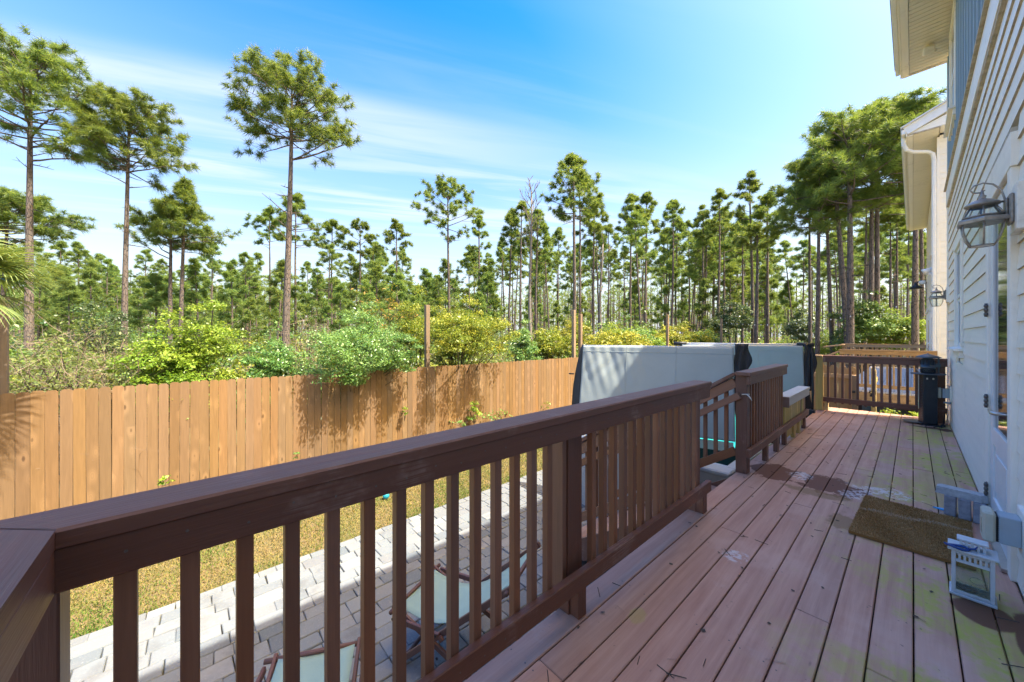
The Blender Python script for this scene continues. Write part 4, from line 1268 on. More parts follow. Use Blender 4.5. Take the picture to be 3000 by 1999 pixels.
# ================================================================== wall lanterns
def wall_lantern(y, label, z=3.385, block=True):
    root = thing('wall_lantern', label, 'wall lantern', (0, 0, 0), 'coach lanterns on the house wall')
    cx = -0.128
    n = 6

    def ring(r, z, k):
        a = 2 * math.pi * (k + 0.5) / n
        return Vector((cx + r * math.cos(a), r * math.sin(a), z))
    # mount block on the siding and the back plate
    if block:
        b = MB(); b.b2((-0.022, -0.11, -0.10), (0.022, 0.11, 0.16), 0.004); b.build('mount_block', M['trim'], root)
    b = MB(); b.b2((-0.040, -0.055, -0.05), (-0.0225, 0.055, 0.115), 0.006); b.b2((-0.052, -0.04, -0.03), (-0.0405, 0.04, 0.095), 0.005); b.build('back_plate', M['pewter'], root)
    b = MB(); b.tube([(-0.05, 0, 0.085), (cx + 0.02, 0, 0.092)], 0.006, 8); b.tube([(-0.05, 0, 0.0), (cx + 0.09, 0, 0.0)], 0.009, 8); b.build('arm', M['pewter'], root, True)
    # shoulder band
    b = MB()
    prof = [(0.060, 0.014), (0.103, -0.002), (0.106, -0.010), (0.104, -0.026), (0.088, -0.024)]
    b.lathe(prof, n, (cx, 0, 0)); b.build('shoulder', M['pewter'], root)
    # lower glass, curving in to the base ring
    lp = [(0.087, -0.027), (0.082, -0.070), (0.070, -0.115), (0.050, -0.155)]
    b = MB()
    for k in range(n):
        for i in range(len(lp) - 1):
            q = [ring(lp[i][0], lp[i][1], k), ring(lp[i][0], lp[i][1], k + 1), ring(lp[i + 1][0], lp[i + 1][1], k + 1), ring(lp[i + 1][0], lp[i + 1][1], k)]
            o0 = len(b.v); b.v += [tuple(p) for p in q]; b.f.append([o0, o0 + 1, o0 + 2, o0 + 3]); b.uv.append([(0, 0)] * 4)
    b.build('lower_glass', M['glass'], root)
    up = [(0.084, 0.012), (0.052, 0.070)]
    b = MB()
    for k in range(n):
        q = [ring(up[0][0], up[0][1], k), ring(up[0][0], up[0][1], k + 1), ring(up[1][0], up[1][1], k + 1), ring(up[1][0], up[1][1], k)]
        o0 = len(b.v); b.v += [tuple(p) for p in q]; b.f.append([o0, o0 + 1, o0 + 2, o0 + 3]); b.uv.append([(0, 0)] * 4)
    b.build('upper_glass', M['glass'], root)
    b = MB()
    for k in range(n):
        b.tube([ring(r, z, k) for r, z in lp], 0.0042, 5)
        b.tube([ring(r, z, k) for r, z in up], 0.0042, 5)
        b.tube([ring(lp[-1][0], lp[-1][1], k), ring(lp[-1][0], lp[-1][1], k + 1)], 0.004, 5)
        b.tube([ring(up[0][0], up[0][1], k), ring(up[0][0], up[0][1], k + 1)], 0.005, 5)
    b.build('glazing_bars', M['pewter'], root, True)
    b = MB(); b.lathe([(0.05, 0.068), (0.066, 0.078), (0.07, 0.084), (0.062, 0.094), (0.040, 0.108), (0.016, 0.118), (0.012, 0.126), (0.017, 0.134), (0.008, 0.142), (0.006, 0.160), (0.002, 0.172)], 16, (cx, 0, 0)); b.build('cap', M['pewter'], root, True)
    pts = [(-0.045, 0, 0.04), (-0.050, 0, 0.10), (-0.062, 0, 0.155), (-0.090, 0, 0.195), (-0.125, 0, 0.212), (-0.158, 0, 0.205), (-0.172, 0, 0.182), (-0.160, 0, 0.162), (-0.135, 0, 0.158), (-0.118, 0, 0.168)]
    b = MB(); b.tube(pts, [0.0045] * 9 + [0.003], 6); b.build('scroll', M['pewter'], root, True)
    b = MB(); b.lathe([(0.012, -0.15), (0.012, -0.06), (0.006, -0.05)], 10, (cx, 0, 0)); b.lathe([(0.05, -0.157), (0.05, -0.153)], 6, (cx, 0, 0)); b.build('candle', M['trim'], root, True)
    b = MB(); b.lathe([(0.004, -0.05), (0.014, -0.03), (0.012, -0.005), (0.004, 0.015)], 10, (cx, 0, 0)); b.build('bulb', M['glass'], root, True)
    root.location = (HW - 0.02, y, z)
    return root


wall_lantern(3.46, 'large pewter coach lantern beside the door in the right foreground')
wall_lantern(9.58, 'small distant pewter coach lantern at the far corner of the white house', 3.37)


# outlet boxes
def outlet_box(y, z, label):
    r = thing('outlet_box', label, 'outlet box', (0, 0, 0), 'weatherproof outlet boxes on the wall')
    b = MB(); b.b2((-0.020, -0.10, -0.12), (0.018, 0.10, 0.12), 0.004); b.build('mount_plate', M['trim'], r)
    b = MB(); b.b2((-0.095, -0.055, -0.075), (-0.0205, 0.055, 0.075), 0.004); b.build('box', M['grey_plastic'], r)
    b = MB()
    for k in range(12):
        b.b2((-0.104, -0.052, -0.070 + k * 0.0118), (-0.0955, 0.052, -0.064 + k * 0.0118))
    b.build('gasket', M['black'], r)
    b = MB(); b.b2((-0.150, -0.062, -0.082), (-0.1045, 0.062, 0.086), 0.010); b.build('cover', M['beige_plastic'], r)
    b = MB(); b.b2((-0.153, -0.03, -0.045), (-0.1495, 0.03, 0.04), 0.002); b.build('lid_window', M['edge_dirt'], r)
    r.location = (HW - 0.008, y, z)
    return r


outlet_box(3.38, 1.63, 'grey weatherproof outlet box with beige lid on the near door side, low right')
o = outlet_box(9.05, 1.78, 'small outlet box with conduit stub on the wall behind the patio heater')
b = MB(); b.tube([(-0.08, 0.0, -0.15), (-0.02, 0.0, -0.155), (0.012, 0, -0.15)], 0.016, 8); b.build('conduit', M['grey_plastic'], o, True, True)

# ================================================================== things on the deck floor
# coir doormat
mat_root = thing('doormat', 'worn brown coir doormat lying askew on the deck before the door', 'doormat', (0.01, 4.05, DZ + 0.002))
mc = [Vector((-0.285, 4.51, 0)), Vector((0.30, 4.46, 0)), Vector((0.26, 3.60, 0)), Vector((-0.315, 3.60, 0))]
b = MB(); b.convex([(p.x, p.y, DZ + 0.003) for p in mc] + [(p.x, p.y, DZ + 0.022) for p in mc], [(0, 1, 2, 3), (4, 5, 6, 7)] + [(i, (i + 1) % 4, 4 + (i + 1) % 4, 4 + i) for i in range(4)])
b.build('backing', M['coir'], mat_root)
rg = np.random.default_rng(4)
NB = 26000
s_, t_ = rg.random(NB), rg.random(NB)
A = np.array([list(p)[:2] for p in mc])
bx = ((1 - s_)[:, None] * ((1 - t_)[:, None] * A[3] + t_[:, None] * A[0]) + s_[:, None] * ((1 - t_)[:, None] * A[2] + t_[:, None] * A[1]))
edge = np.minimum.reduce([s_, 1 - s_, t_, 1 - t_])
ang = rg.random(NB) * 6.283
ww = 0.0022
hh = 0.009 + 0.007 * rg.random(NB)
tilt = rg.normal(0, 0.006, (NB, 2))
# worn diagonal streak: a line running along the mat
line = np.abs(t_ - (0.58 + 0.19 * s_) - 0.015 * np.sin(11 * s_)) < (0.022 + 0.05 * rg.random(NB) * np.clip(1.2 - np.abs(s_ - 0.42) * 2.2, 0.1, 1))
worn = line & (rg.random(NB) < 0.8)
tint = 0.15 + 0.5 * rg.random(NB) + 0.1 * np.sin(11 * s_ + 7 * t_)
tint = np.where(worn, 0.78 + 0.22 * rg.random(NB), tint)
hh = np.where(worn, hh * 0.6, hh)
d = np.stack([np.cos(ang) * ww, np.sin(ang) * ww], 1)
z0 = np.full(NB, DZ + 0.020)
V = np.zeros((NB, 3, 3))
V[:, 0, :2] = bx - d; V[:, 0, 2] = z0
V[:, 1, :2] = bx + d; V[:, 1, 2] = z0
V[:, 2, :2] = bx + tilt; V[:, 2, 2] = z0 + hh
V = V.reshape(-1, 3) - np.array(WORLD[mat_root.name])
o = link('pile', array_mesh('pile', V, 3, M['coir'], np.repeat(tint, 3)), mat_root)
tag(o, kind='stuff')

# grey blocks by the door casing with a coping stone on top
for i, (bx_, lab) in enumerate(((0.205, 'left of the three dark grey concrete blocks standing beside the door casing'), (0.277, 'middle dark grey concrete block standing under the coping stone'), (0.349, 'dark grey concrete block nearest the door casing'))):
    r = random.Random(i)
    b = MB(); b.box((bx_, 4.60 + 0.015 - 0.02 * i, DZ + 0.081), (0.064, 0.12, 0.158), Euler((0, r.uniform(-0.02, 0.02), r.uniform(-0.05, 0.05) - 0.1)).to_matrix(), 0.006)
    o = b.build('concrete_block', M['concrete_dark'])
    tag(o, lab, 'block', 'grey blocks by the door')
b = MB()
pts = [(-0.135, -0.05), (0.10, -0.055), (0.13, -0.02), (0.13, 0.05), (-0.12, 0.055), (-0.14, 0.02)]
n6 = len(pts)
Rm = Matrix.Rotation(-0.18, 3, 'Z')
lowp = [Rm @ Vector((x, y, 0)) + Vector((0.265, 4.60, DZ + 0.163)) for x, y in pts]
topp = [Rm @ Vector((x * 0.95, y * 0.9, 0.055)) + Vector((0.265, 4.60, DZ + 0.163)) for x, y in pts]
b.convex(lowp + topp, [tuple(range(n6)), tuple(range(n6, 2 * n6))] + [(i, (i + 1) % n6, n6 + (i + 1) % n6, n6 + i) for i in range(n6)])
o = b.build('coping_stone', M['concrete'])
tag(o, 'pale grey coping stone lying across the three upright blocks', 'stone')
b = MB()
pts = [(-0.075, 0.0), (-0.03, -0.022), (0.05, -0.028), (0.05, 0.02), (-0.02, 0.022)]
b.convex([(0.185 + x, 4.67 + y, DZ + 0.003) for x, y in pts] + [(0.185 + x * 0.9, 4.67 + y * 0.85, DZ + 0.011) for x, y in pts], [tuple(range(5)), tuple(range(5, 10))] + [(i, (i + 1) % 5, 5 + (i + 1) % 5, 5 + i) for i in range(5)])
o = b.build('plastic_scoop', M['bright_blue'])
tag(o, 'bright blue plastic tip poking out behind the left grey block', 'toy')

# white candle lantern
wl = thing('candle_lantern', 'whitewashed wooden candle lantern with slatted top standing on the deck by the doormat', 'lantern', (0, 0, 0))
b = MB(); b.b2((-0.082, -0.065, 0.001), (0.082, 0.065, 0.016), 0.003); b.build('base', M['whitewash'], wl)
for sx in (-1, 1):
    for sy in (-1, 1):
        b = MB(); b.box((sx * 0.066, sy * 0.049, 0.133), (0.016, 0.016, 0.233), None, 0.002); b.build('corner_post', M['whitewash'], wl)
for sy in (-1, 1):
    for zz, hh_ in ((0.025, 0.014), (0.196, 0.014), (0.241, 0.014)):
        b = MB(); b.box((0, sy * 0.049, zz), (0.115, 0.012, hh_), None, 0.001); b.build('rail', M['whitewash'], wl)
    for k in range(6):
        b = MB(); b.box((-0.045 + 0.018 * k, sy * 0.049, 0.2185), (0.009, 0.008, 0.030)); b.build('slat', M['whitewash'], wl)
for sx in (-1, 1):
    for zz, hh_ in ((0.025, 0.014), (0.196, 0.014), (0.241, 0.014)):
        b = MB(); b.box((sx * 0.066, 0, zz), (0.012, 0.081, hh_), None, 0.001); b.build('rail', M['whitewash'], wl)
    for k in range(4):
        b = MB(); b.box((sx * 0.066, -0.03 + 0.02 * k, 0.2185), (0.008, 0.009, 0.030)); b.build('slat', M['whitewash'], wl)
b = MB(); b.b2((-0.088, -0.070, 0.2505), (0.088, 0.070, 0.263), 0.003); b.build('roof', M['whitewash'], wl)
for k in range(5):
    for sy in (-1, 1):
        b = MB(); b.box((-0.04 + 0.02 * k, sy * 0.026, 0.283), (0.010, 0.008, 0.038)); b.build('chimney_slat', M['whitewash'], wl)
for sx in (-1, 1):
    b = MB(); b.box((sx * 0.040, 0, 0.283), (0.008, 0.03, 0.038)); b.build('chimney_slat', M['whitewash'], wl)
b = MB(); b.b2((-0.055, -0.036, 0.3025), (0.055, 0.036, 0.314), 0.003); b.build('chimney_cap', M['whitewash'], wl)
for sy in (-1, 1):
    b = MB(); b.b2((-0.057, sy * 0.052 - 0.001, 0.033), (0.057, sy * 0.052 + 0.001, 0.188)); b.build('pane', M['glass'], wl)
for sx in (-1, 1):
    b = MB(); b.b2((sx * 0.069 - 0.001, -0.040, 0.033), (sx * 0.069 + 0.001, 0.040, 0.188)); b.build('pane', M['glass'], wl)
wl.location = (0.222, 3.245, DZ)
wl.rotation_euler = (0, 0, rad(-3))
lr = random.Random(21)
b = MB()
for k in range(26):
    p = Vector((lr.uniform(-0.05, 0.05), lr.uniform(-0.035, 0.035), 0.02))
    pts = [p]
    a = lr.uniform(0, 6.28)
    for q in range(6):
        a += lr.uniform(-0.9, 0.9)
        p = p + Vector((math.cos(a) * 0.02, math.sin(a) * 0.016, lr.uniform(-0.008, 0.016)))
        p.x = max(-0.055, min(0.055, p.x)); p.y = max(-0.04, min(0.04, p.y)); p.z = max(0.019, min(0.09, p.z))
        pts.append(p)
    b.tube([(q.x + 0.222, q.y + 3.245, q.z + DZ) for q in pts], 0.0011, 4, False)
lp_ = []
for k in range(13):
    a = 6.283 * k / 12
    lp_.append((0.222 + 0.015 + 0.026 * math.cos(a), 3.245 - 0.02, DZ + 0.098 + 0.018 * math.sin(a)))
b.tube(lp_, 0.0014, 4, False)
o = b.build('twine_tangle', M['string'])
tag(o, 'tangle of dry twine inside the whitewashed lantern', 'twine')
b = MB()
for k in range(5):
    b.box((0.222 + lr.uniform(-0.04, 0.03), 3.245 + lr.uniform(-0.03, 0.03), DZ + 0.023 + 0.004 * k), (0.05, 0.03, 0.006), Euler((lr.uniform(-.3, .3), lr.uniform(-.3, .3), lr.uniform(0, 3))).to_matrix(), 0.001)
o = b.build('cloth_scraps', M['concrete_dark'])
tag(o, 'blue grey cloth scraps lying in the bottom of the candle lantern', 'cloth')
b = MB()
pts = []
for k in range(17):
    a = 6.283 * k / 16
    r = 0.032 if k % 16 else 0.036
    pts.append((0.165 + 0.040 * math.cos(a), 3.195 + 0.020 * math.sin(a), DZ + 0.271 + 0.004 * math.sin(2 * a)))
b.tube(pts, 0.0065, 7)
b.tube([(0.205, 3.197, DZ + 0.273), (0.228, 3.192, DZ + 0.285), (0.236, 3.198, DZ + 0.300)], [0.007, 0.005, 0.002], 6)
b.tube([(0.128, 3.195, DZ + 0.272), (0.118, 3.193, DZ + 0.277)], [0.007, 0.003], 6)
o = b.build('clip', M['blue_plastic'], None, True)
tag(o, 'navy blue plastic clip lying on the candle lantern roof', 'clip')

# patio heater
ph = thing('patio_heater', 'black square column patio heater with grey domed hat near the far railing', 'patio heater', (0, 0, 0))
b = MB(); b.lathe([(0.17, 0.001), (0.165, 0.014), (0.16, 0.016)], 4, (0, 0, 0)); b.build('base_plate', M['black_metal'], ph)
b = MB(); b.lathe([(0.15, 0.018), (0.148, 0.024)], 16, (-0.12, 0.07, 0.012)); b.build('side_plate', M['heater_top'], ph)
b = MB(); b.box((0, 0, 0.42), (0.165, 0.165, 0.80), None, 0.008); b.build('column', M['black_metal'], ph)
b = MB()
for k in range(24):
    b.box((-0.085, -0.04, 0.12 + 0.026 * k), (0.006, 0.05, 0.010))
tag(b.build('vent_slots', M['heater_top'], ph), kind='stuff')
for dx in (-0.04, 0.03):
    b = MB(); b.box((dx, -0.0845, 0.76), (0.02, 0.006, 0.028), None, 0.002); b.build('latch', M['nickel'], ph)
b = MB(); b.lathe([(0.19, 0.825), (0.195, 0.830), (0.195, 0.838), (0.19, 0.842)], 24, (0, 0, 0)); b.build('tray_ring', M['heater_top'], ph, True)
b = MB(); b.lathe([(0.078, 0.843), (0.080, 0.93), (0.085, 0.935), (0.085, 0.95), (0.078, 0.953), (0.078, 1.07)], 20, (0, 0, 0)); b.build('burner_drum', M['heater_top'], ph, True)
b = MB()
for k in range(12):
    a = 6.283 * k / 12
    b.box((0.081 * math.cos(a), 0.081 * math.sin(a), 1.02), (0.008, 0.010, 0.07), Matrix.Rotation(a, 3, 'Z'))
    a += 0.26
    for s in (-1, 1):
        b.box((0.081 * math.cos(a), 0.081 * math.sin(a), 0.885), (0.008, 0.008, 0.055), Matrix.Rotation(a, 3, 'Z') @ Matrix.Rotation(0.6 * s, 3, 'X'))
tag(b.build('drum_slots', M['black'], ph), kind='stuff')
b = MB(); b.lathe([(0.145, 1.095), (0.150, 1.10), (0.11, 1.125), (0.05, 1.150), (0.016, 1.158), (0.010, 1.168)], 24, (0, 0, 0)); b.lathe([(0.06, 1.071), (0.06, 1.094)], 12); b.build('hat', M['heater_top'], ph, True)
b = MB(); b.tube([(0.13, 0.02, 0.845), (0.13, 0.02, 1.095)], 0.012, 8); b.box((0.115, 0.01, 0.97), (0.06, 0.03, 0.06)); b.build('bracket', M['heater_top'], ph)
b = MB(); b.tube([(-0.125, -0.05, 0.26), (-0.125, -0.05, 0.86), (-0.15, -0.05, 0.92)], 0.006, 6); b.build('poker', M['nickel'], ph)
ph.location = (0.165, 8.98, DZ)
ph.rotation_euler = (0, 0, rad(20))
# screw heads
def screws(points, r, parent, up):
    b = MB()
    for (x, y, z) in points:
        o0 = len(b.v)
        for k in range(6):
            a = 1.047 * k
            c, s = r * math.cos(a), r * math.sin(a)
            b.v.append((x + c, y + s, z) if up else (x, y + c, z + s))
        b.f.append(list(range(o0, o0 + 6))); b.uv.append([(0, 0)] * 6)
    tag(b.build('screw_heads', M['hinge'], parent), kind='stuff')


sr = random.Random(40)
pts = []
for y in (0.3, 1.1, 1.9, 2.7, 3.5, 4.3, 5.1, 5.9, 6.7, 7.5, 8.3, 9.1):
    for k in range(-9, 3):
        for f in (0.024, PITCH - 0.024):
            if sr.random() < 0.75:
                pts.append((0.003 + PITCH * k + f, y + sr.uniform(-0.012, 0.012), DZ + 0.0016))
screws(pts, 0.0042, deck, True)
pts = []
for k in list(range(0, 14)) + list(range(16, 30)):
    y = -0.1086 + 0.1065 * k
    pts += [(RF + 0.0006, y + sr.uniform(-.006, .006), CAP - 0.085 + sr.uniform(-.012, .012)), (RF + 0.0006, y + sr.uniform(-.006, .006), DZ + 0.205 + sr.uniform(-.01, .01))]
screws(pts, 0.0036, rl, False)

# pine needles and bits blown onto the boards
dr = random.Random(17)
b = MB()
for k in range(170):
    x, y = dr.uniform(-1.2, 0.38), dr.uniform(0.9, 9.2) ** 1.0
    a, L = dr.uniform(0, 6.28), dr.choice([0.012, 0.02, 0.05, 0.08])
    w = 0.0016 if L > 0.03 else dr.uniform(0.004, 0.008)
    dx, dy = math.cos(a) * L / 2, math.sin(a) * L / 2
    sx, sy = -math.sin(a) * w, math.cos(a) * w
    o0 = len(b.v)
    zz = DZ + 0.0035
    b.v += [(x - dx - sx, y - dy - sy, zz), (x + dx - sx, y + dy - sy, zz), (x + dx + sx, y + dy + sy, zz + 0.002), (x - dx + sx, y - dy + sy, zz + 0.003)]
    b.f.append([o0, o0 + 1, o0 + 2, o0 + 3]); b.uv.append([(0, 0)] * 4)
o = b.build('leaf_litter', M['stem'])
tag(o, 'scattered brown needles and leaf bits lying on the deck boards', 'litter', kind='stuff')

# black cord by the wall
b = MB()
pts = []
cr = random.Random(2)
for k in range(44):
    a = k * 0.55
    r = 0.06 + 0.02 * math.sin(k * 1.3)
    pts.append((0.325 + 0.3 * r * math.cos(a) + 0.0 * k, 9.0 + 0.9 * r * math.sin(a), DZ + 0.010 + 0.006 * (k % 3)))
pts += [(0.33, 9.05, DZ + 0.05), (0.345, 9.10, DZ + 0.16), (0.36, 9.12, DZ + 0.22), (0.37, 9.08, DZ + 0.16), (0.365, 9.0, DZ + 0.02)]
b.tube(pts, 0.006, 5)
b.tube([(0.22, 8.75, DZ + 0.008), (0.27, 8.85, DZ + 0.01), (0.30, 8.80, DZ + 0.012), (0.35, 8.92, DZ + 0.012)], 0.006, 5)
o = b.build('power_cord', M['cord'], None, True)
tag(o, 'loose coil of black cord on the deck between heater and wall', 'cord')


# ================================================================== deck chairs on the patio
def deck_chair(label):
    r = thing('deck_chair', label, 'deck chair', (0, 0, 0), 'folding sling chairs on the patio')
    W = 0.63
    FT, RFt, FF, BT = (0.0, 0.42), (0.90, 0.025), (0.06, 0.025), (1.03, 0.87)
    for i, x in enumerate((0.045, W - 0.045)):
        b = MB(); b.beam((x, FT[0] - 0.03, FT[1] + 0.012), (x, RFt[0], RFt[1]), 0.024, 0.045, ch=0.004); b.build('front_frame', M['chair_wood'], r)
    for x in (0.015, W - 0.015):
        b = MB(); b.beam((x, FF[0], FF[1]), (x, BT[0] + 0.02, BT[1] + 0.02), 0.024, 0.045, ch=0.004); b.build('back_frame', M['chair_wood'], r)
    for x in (-0.012, W + 0.012):
        b = MB(); b.beam((x, 0.02, 0.385), (x, 0.47, 0.385), 0.024, 0.048, ch=0.005); b.build('arm', M['chair_wood'], r)
        b = MB(); b.beam((x, 0.47, 0.385), (x, 0.50, 0.36), 0.022, 0.04, ch=0.004); b.build('arm_hinge', M['chair_wood'], r)
        for (y, z) in ((0.03, 0.385), (0.44, 0.385), (0.46, 0.225)):
            b = MB(); sgn = -1 if x < 0 else 1
            b.tube([(x + sgn * 0.012, y, z), (x + sgn * 0.018, y, z)], 0.011, 8); b.build('bolt', M['black_metal'], r)
    for (y, z) in ((FT[0], FT[1]), (BT[0], BT[1]), (RFt[0] - 0.03, RFt[1] + 0.01), (FF[0] + 0.04, FF[1] + 0.035)):
        b = MB(); b.tube([(-0.02 if z > 0.1 else 0.0, y, z), (W + 0.02 if z > 0.1 else W, y, z)], 0.017, 8); b.build('cross_bar', M['chair_wood'], r, True)

    def sl(s, t):
        y = 0.0 + 1.03 * t
        z = 0.435 + 0.45 * t - 0.24 * math.sin(math.pi * min(1, t * 1.02)) * (1 - 0.25 * t) - 0.02 * math.sin(math.pi * s)
        return (0.07 + (W - 0.14) * s, y, z)
    b = MB(); b.grid(sl, 8, 20, (0, 0, -0.004)); b.build('sling', M['sling'], r, True)
    return r


ch1 = deck_chair('sage green sling deck chair wholly in view on the shaded pavers')


def place_chair(r, f_near, f_far):
    """local x runs from f_near to f_far, local y runs back"""
    a = Vector((*f_near, 0)); c = Vector((*f_far, 0))
    d = (c - a).normalized()
    r.location = (a.x, a.y, 0.042)
    r.rotation_euler = (0, 0, math.atan2(d.y, d.x))


# local y (depth) must point towards the house: x axis from far to near
place_chair(ch1, (-3.08, 1.79), (-2.82, 1.21))
ch2 = copy_tree(ch1)
ch2['label'] = 'sage green sling deck chair cut off at the bottom edge of the picture'
place_chair(ch2, (-2.67, 0.95), (-2.96, 0.39))


# balls on the lawn
def ball(c, r, mat, label, bumps):
    b = MB()
    prof = []
    for k in range(11):
        a = -math.pi / 2 + math.pi * k / 10
        prof.append((max(0.0005, r * math.cos(a)), r * math.sin(a)))
    b.lathe(prof, 16, c)
    if bumps:
        gr = random.Random(1)
        for k in range(70):
            zc = 1 - 2 * (k + 0.5) / 70
            a = k * 2.39996
            rr = math.sqrt(1 - zc * zc)
            p = Vector((rr * math.cos(a), rr * math.sin(a), zc))
            b.tube([Vector(c) + p * r * 0.97, Vector(c) + p * r * 1.07], [r * 0.09, r * 0.04], 5)
    o = b.build('ball', mat, None, True)
    return tag(o, label, 'ball')


ball((-5.86, 2.42, 0.035), 0.052, M['turquoise'], 'knobbly turquoise ball lying on the lawn beyond the patio', True)
ball((-5.73, -0.97, 0.02), 0.036, M['pale_blue'], 'small pale blue ball on the lawn near the left railing corner', False)

# ================================================================== fences
frng = random.Random(14)


def picket_mesh(w, h, kind):
    b = MB()
    c = 0.028
    if kind == 'dog':
        P = [(-w / 2, 0), (w / 2, 0), (w / 2, h - c), (w / 2 - c, h), (-w / 2 + c, h), (-w / 2, h - c)]
    else:
        P = [(-w / 2, 0), (w / 2, 0), (w / 2, h - 0.06), (w * 0.32, h - 0.012), (0, h), (-w * 0.32, h - 0.012), (-w / 2, h - 0.06)]
    n = len(P)
    b.convex([(0.008, y, z) for y, z in P] + [(-0.008, y, z) for y, z in P], [tuple(range(n)), tuple(range(n, 2 * n))] + [(i, (i + 1) % n, n + (i + 1) % n, n + i) for i in range(n)],
             [(z, y) for y, z in P] * 2)
    return b.mesh('picket')


def picket_run(root, p0, p1, h, mat, pitch=0.143, kind='dog', z0=0.03, nvar=5):
    """pickets as single parts from p0 to p1; face turned to +x when the run goes +y"""
    meshes = []
    for k in range(nvar):
        me = picket_mesh(pitch - frng.uniform(0.004, 0.010), h + frng.uniform(-0.008, 0.008), kind)
        me.materials.append(M[mat])
        meshes.append(me)
    d = Vector((p1[0] - p0[0], p1[1] - p0[1], 0))
    n = int(d.length / pitch)
    d.normalize()
    rz = math.atan2(d.y, d.x) - math.pi / 2
    org = Vector(WORLD[root.name])
    for i in range(n):
        p = Vector((p0[0], p0[1], z0)) + d * (pitch * (i + 0.5))
        p += Vector((frng.uniform(-0.002, 0.003), 0, frng.uniform(-0.012, 0.008)))
        link('picket', frng.choice(meshes), root, p - org, (frng.uniform(-0.004, 0.004), 0, rz + frng.uniform(-0.012, 0.012)))


FX = -9.23
f1 = thing('wooden_fence', 'long honey coloured dog-eared picket fence behind the lawn', 'fence', (FX, 4.0, 0))
picket_run(f1, (FX, -3.6), (FX, 12.3), 1.965, 'fence', z0=-0.14)
for z in (0.35, 1.0, 1.6):
    b = MB(); b.b2((FX - 0.05, -3.6, z), (FX - 0.012, 12.3, z + 0.09)); b.build('rail', M['fence'], f1)
for y in np.arange(-3.5, 12.3, 2.4):
    b = MB(); b.b2((FX - 0.14, y, -0.2), (FX - 0.052, y + 0.09, 1.75)); b.build('post', M['fence'], f1)
f2 = thing('wooden_fence', 'pale weathered picket fence far off beyond the spa covers', 'fence', (FX, 24, 0))
picket_run(f2, (FX, 12.4), (FX, 34.9), 1.85, 'fence_old', 0.150)
picket_run(f2, (FX, 35.0), (0.2, 35.0), 1.95, 'fence_old', 0.150)
b = MB(); b.b2((FX - 0.05, 12.4, 1.5), (FX - 0.012, 34.9, 1.59)); b.build('rail', M['fence_old'], f2)

# tall posts standing along the fence line
for (y, h, x, w, lab) in ((5.1, 3.60, -9.40, 0.125, 'tall weathered post rising between the bushes behind the honey fence'),
                          (11.85, 3.78, -9.40, 0.13, 'taller of the two close tall posts at the left end of the spa cover'),
                          (12.25, 3.63, -9.36, 0.13, 'shorter of the two close tall posts at the left end of the spa cover'),
                          (20.4, 3.92, -9.40, 0.125, 'tall thin post above the middle of the near spa cover'),
                          (29.1, 3.98, -9.40, 0.13, 'farthest tall post holding the string of bulbs'),
                          (-2.17, 3.30, -9.36, 0.10, 'tall grey board post at the left picture edge under the palm')):
    b = MB(); b.b2((x - w / 2, y - w / 2, 0), (x + w / 2, y + w / 2, h), 0.006)
    o = b.build('wooden_post', M['post_wood'])
    tag(o, lab, 'post', 'tall posts along the fence')

# gate between the houses, with its open leaf
sf = thing('side_fence', 'tan picket fence with rounded tops between the two houses beyond the far railing', 'fence', (-1.0, 10.6, 0))
picket_run(sf, (-2.6, 10.6), (-0.78, 10.6), 2.02, 'tan_wood', 0.150, 'round')
b = MB(); b.b2((-2.6, 10.55, 1.78), (-0.80, 10.588, 1.87), 0.003); b.build('rail', M['tan_wood'], sf)
b = MB(); b.b2((-2.6, 10.55, 0.9), (-0.80, 10.588, 0.99), 0.003); b.build('rail', M['tan_wood'], sf)
b = MB(); b.b2((-0.86, 10.45, 0), (-0.77, 10.549, 1.86), 0.004); b.build('post', M['post_wood'], sf)
b = MB(); b.box((-0.83, 10.43, 1.52), (0.05, 0.03, 0.05), None, 0.004); b.tube([(-0.80, 10.43, 1.52), (-0.74, 10.42, 1.53)], 0.008, 6); b.build('latch', M['black_metal'], sf)
gt = thing('gate', 'sunlit yellow gate leaf standing open edge-on next to the side fence', 'gate', (-0.56, 10.5, 0))
for k in range(6):
    b = MB(); b.b2((-0.575, 10.50 + 0.147 * k, 0.06), (-0.555, 10.643 + 0.147 * k, 2.04 - 0.01 * (k % 2)), 0.003); b.build('picket', M['yellow_pine'], gt)
b = MB(); b.b2((-0.554, 10.50, 0.06), (-0.50, 10.585, 2.0), 0.003); b.build('frame', M['yellow_pine'], gt)
b = MB(); b.b2((-0.554, 10.586, 1.70), (-0.515, 11.38, 1.79), 0.003); b.build('rail', M['yellow_pine'], gt)
b = MB(); b.tube([(-0.56, 10.49, 1.56), (-0.585, 10.47, 1.56), (-0.60, 10.48, 1.53), (-0.56, 10.488, 1.50)], 0.012, 6); b.box((-0.57, 10.49, 1.47), (0.05, 0.012, 0.05)); b.build('latch', M['black_metal'], gt)

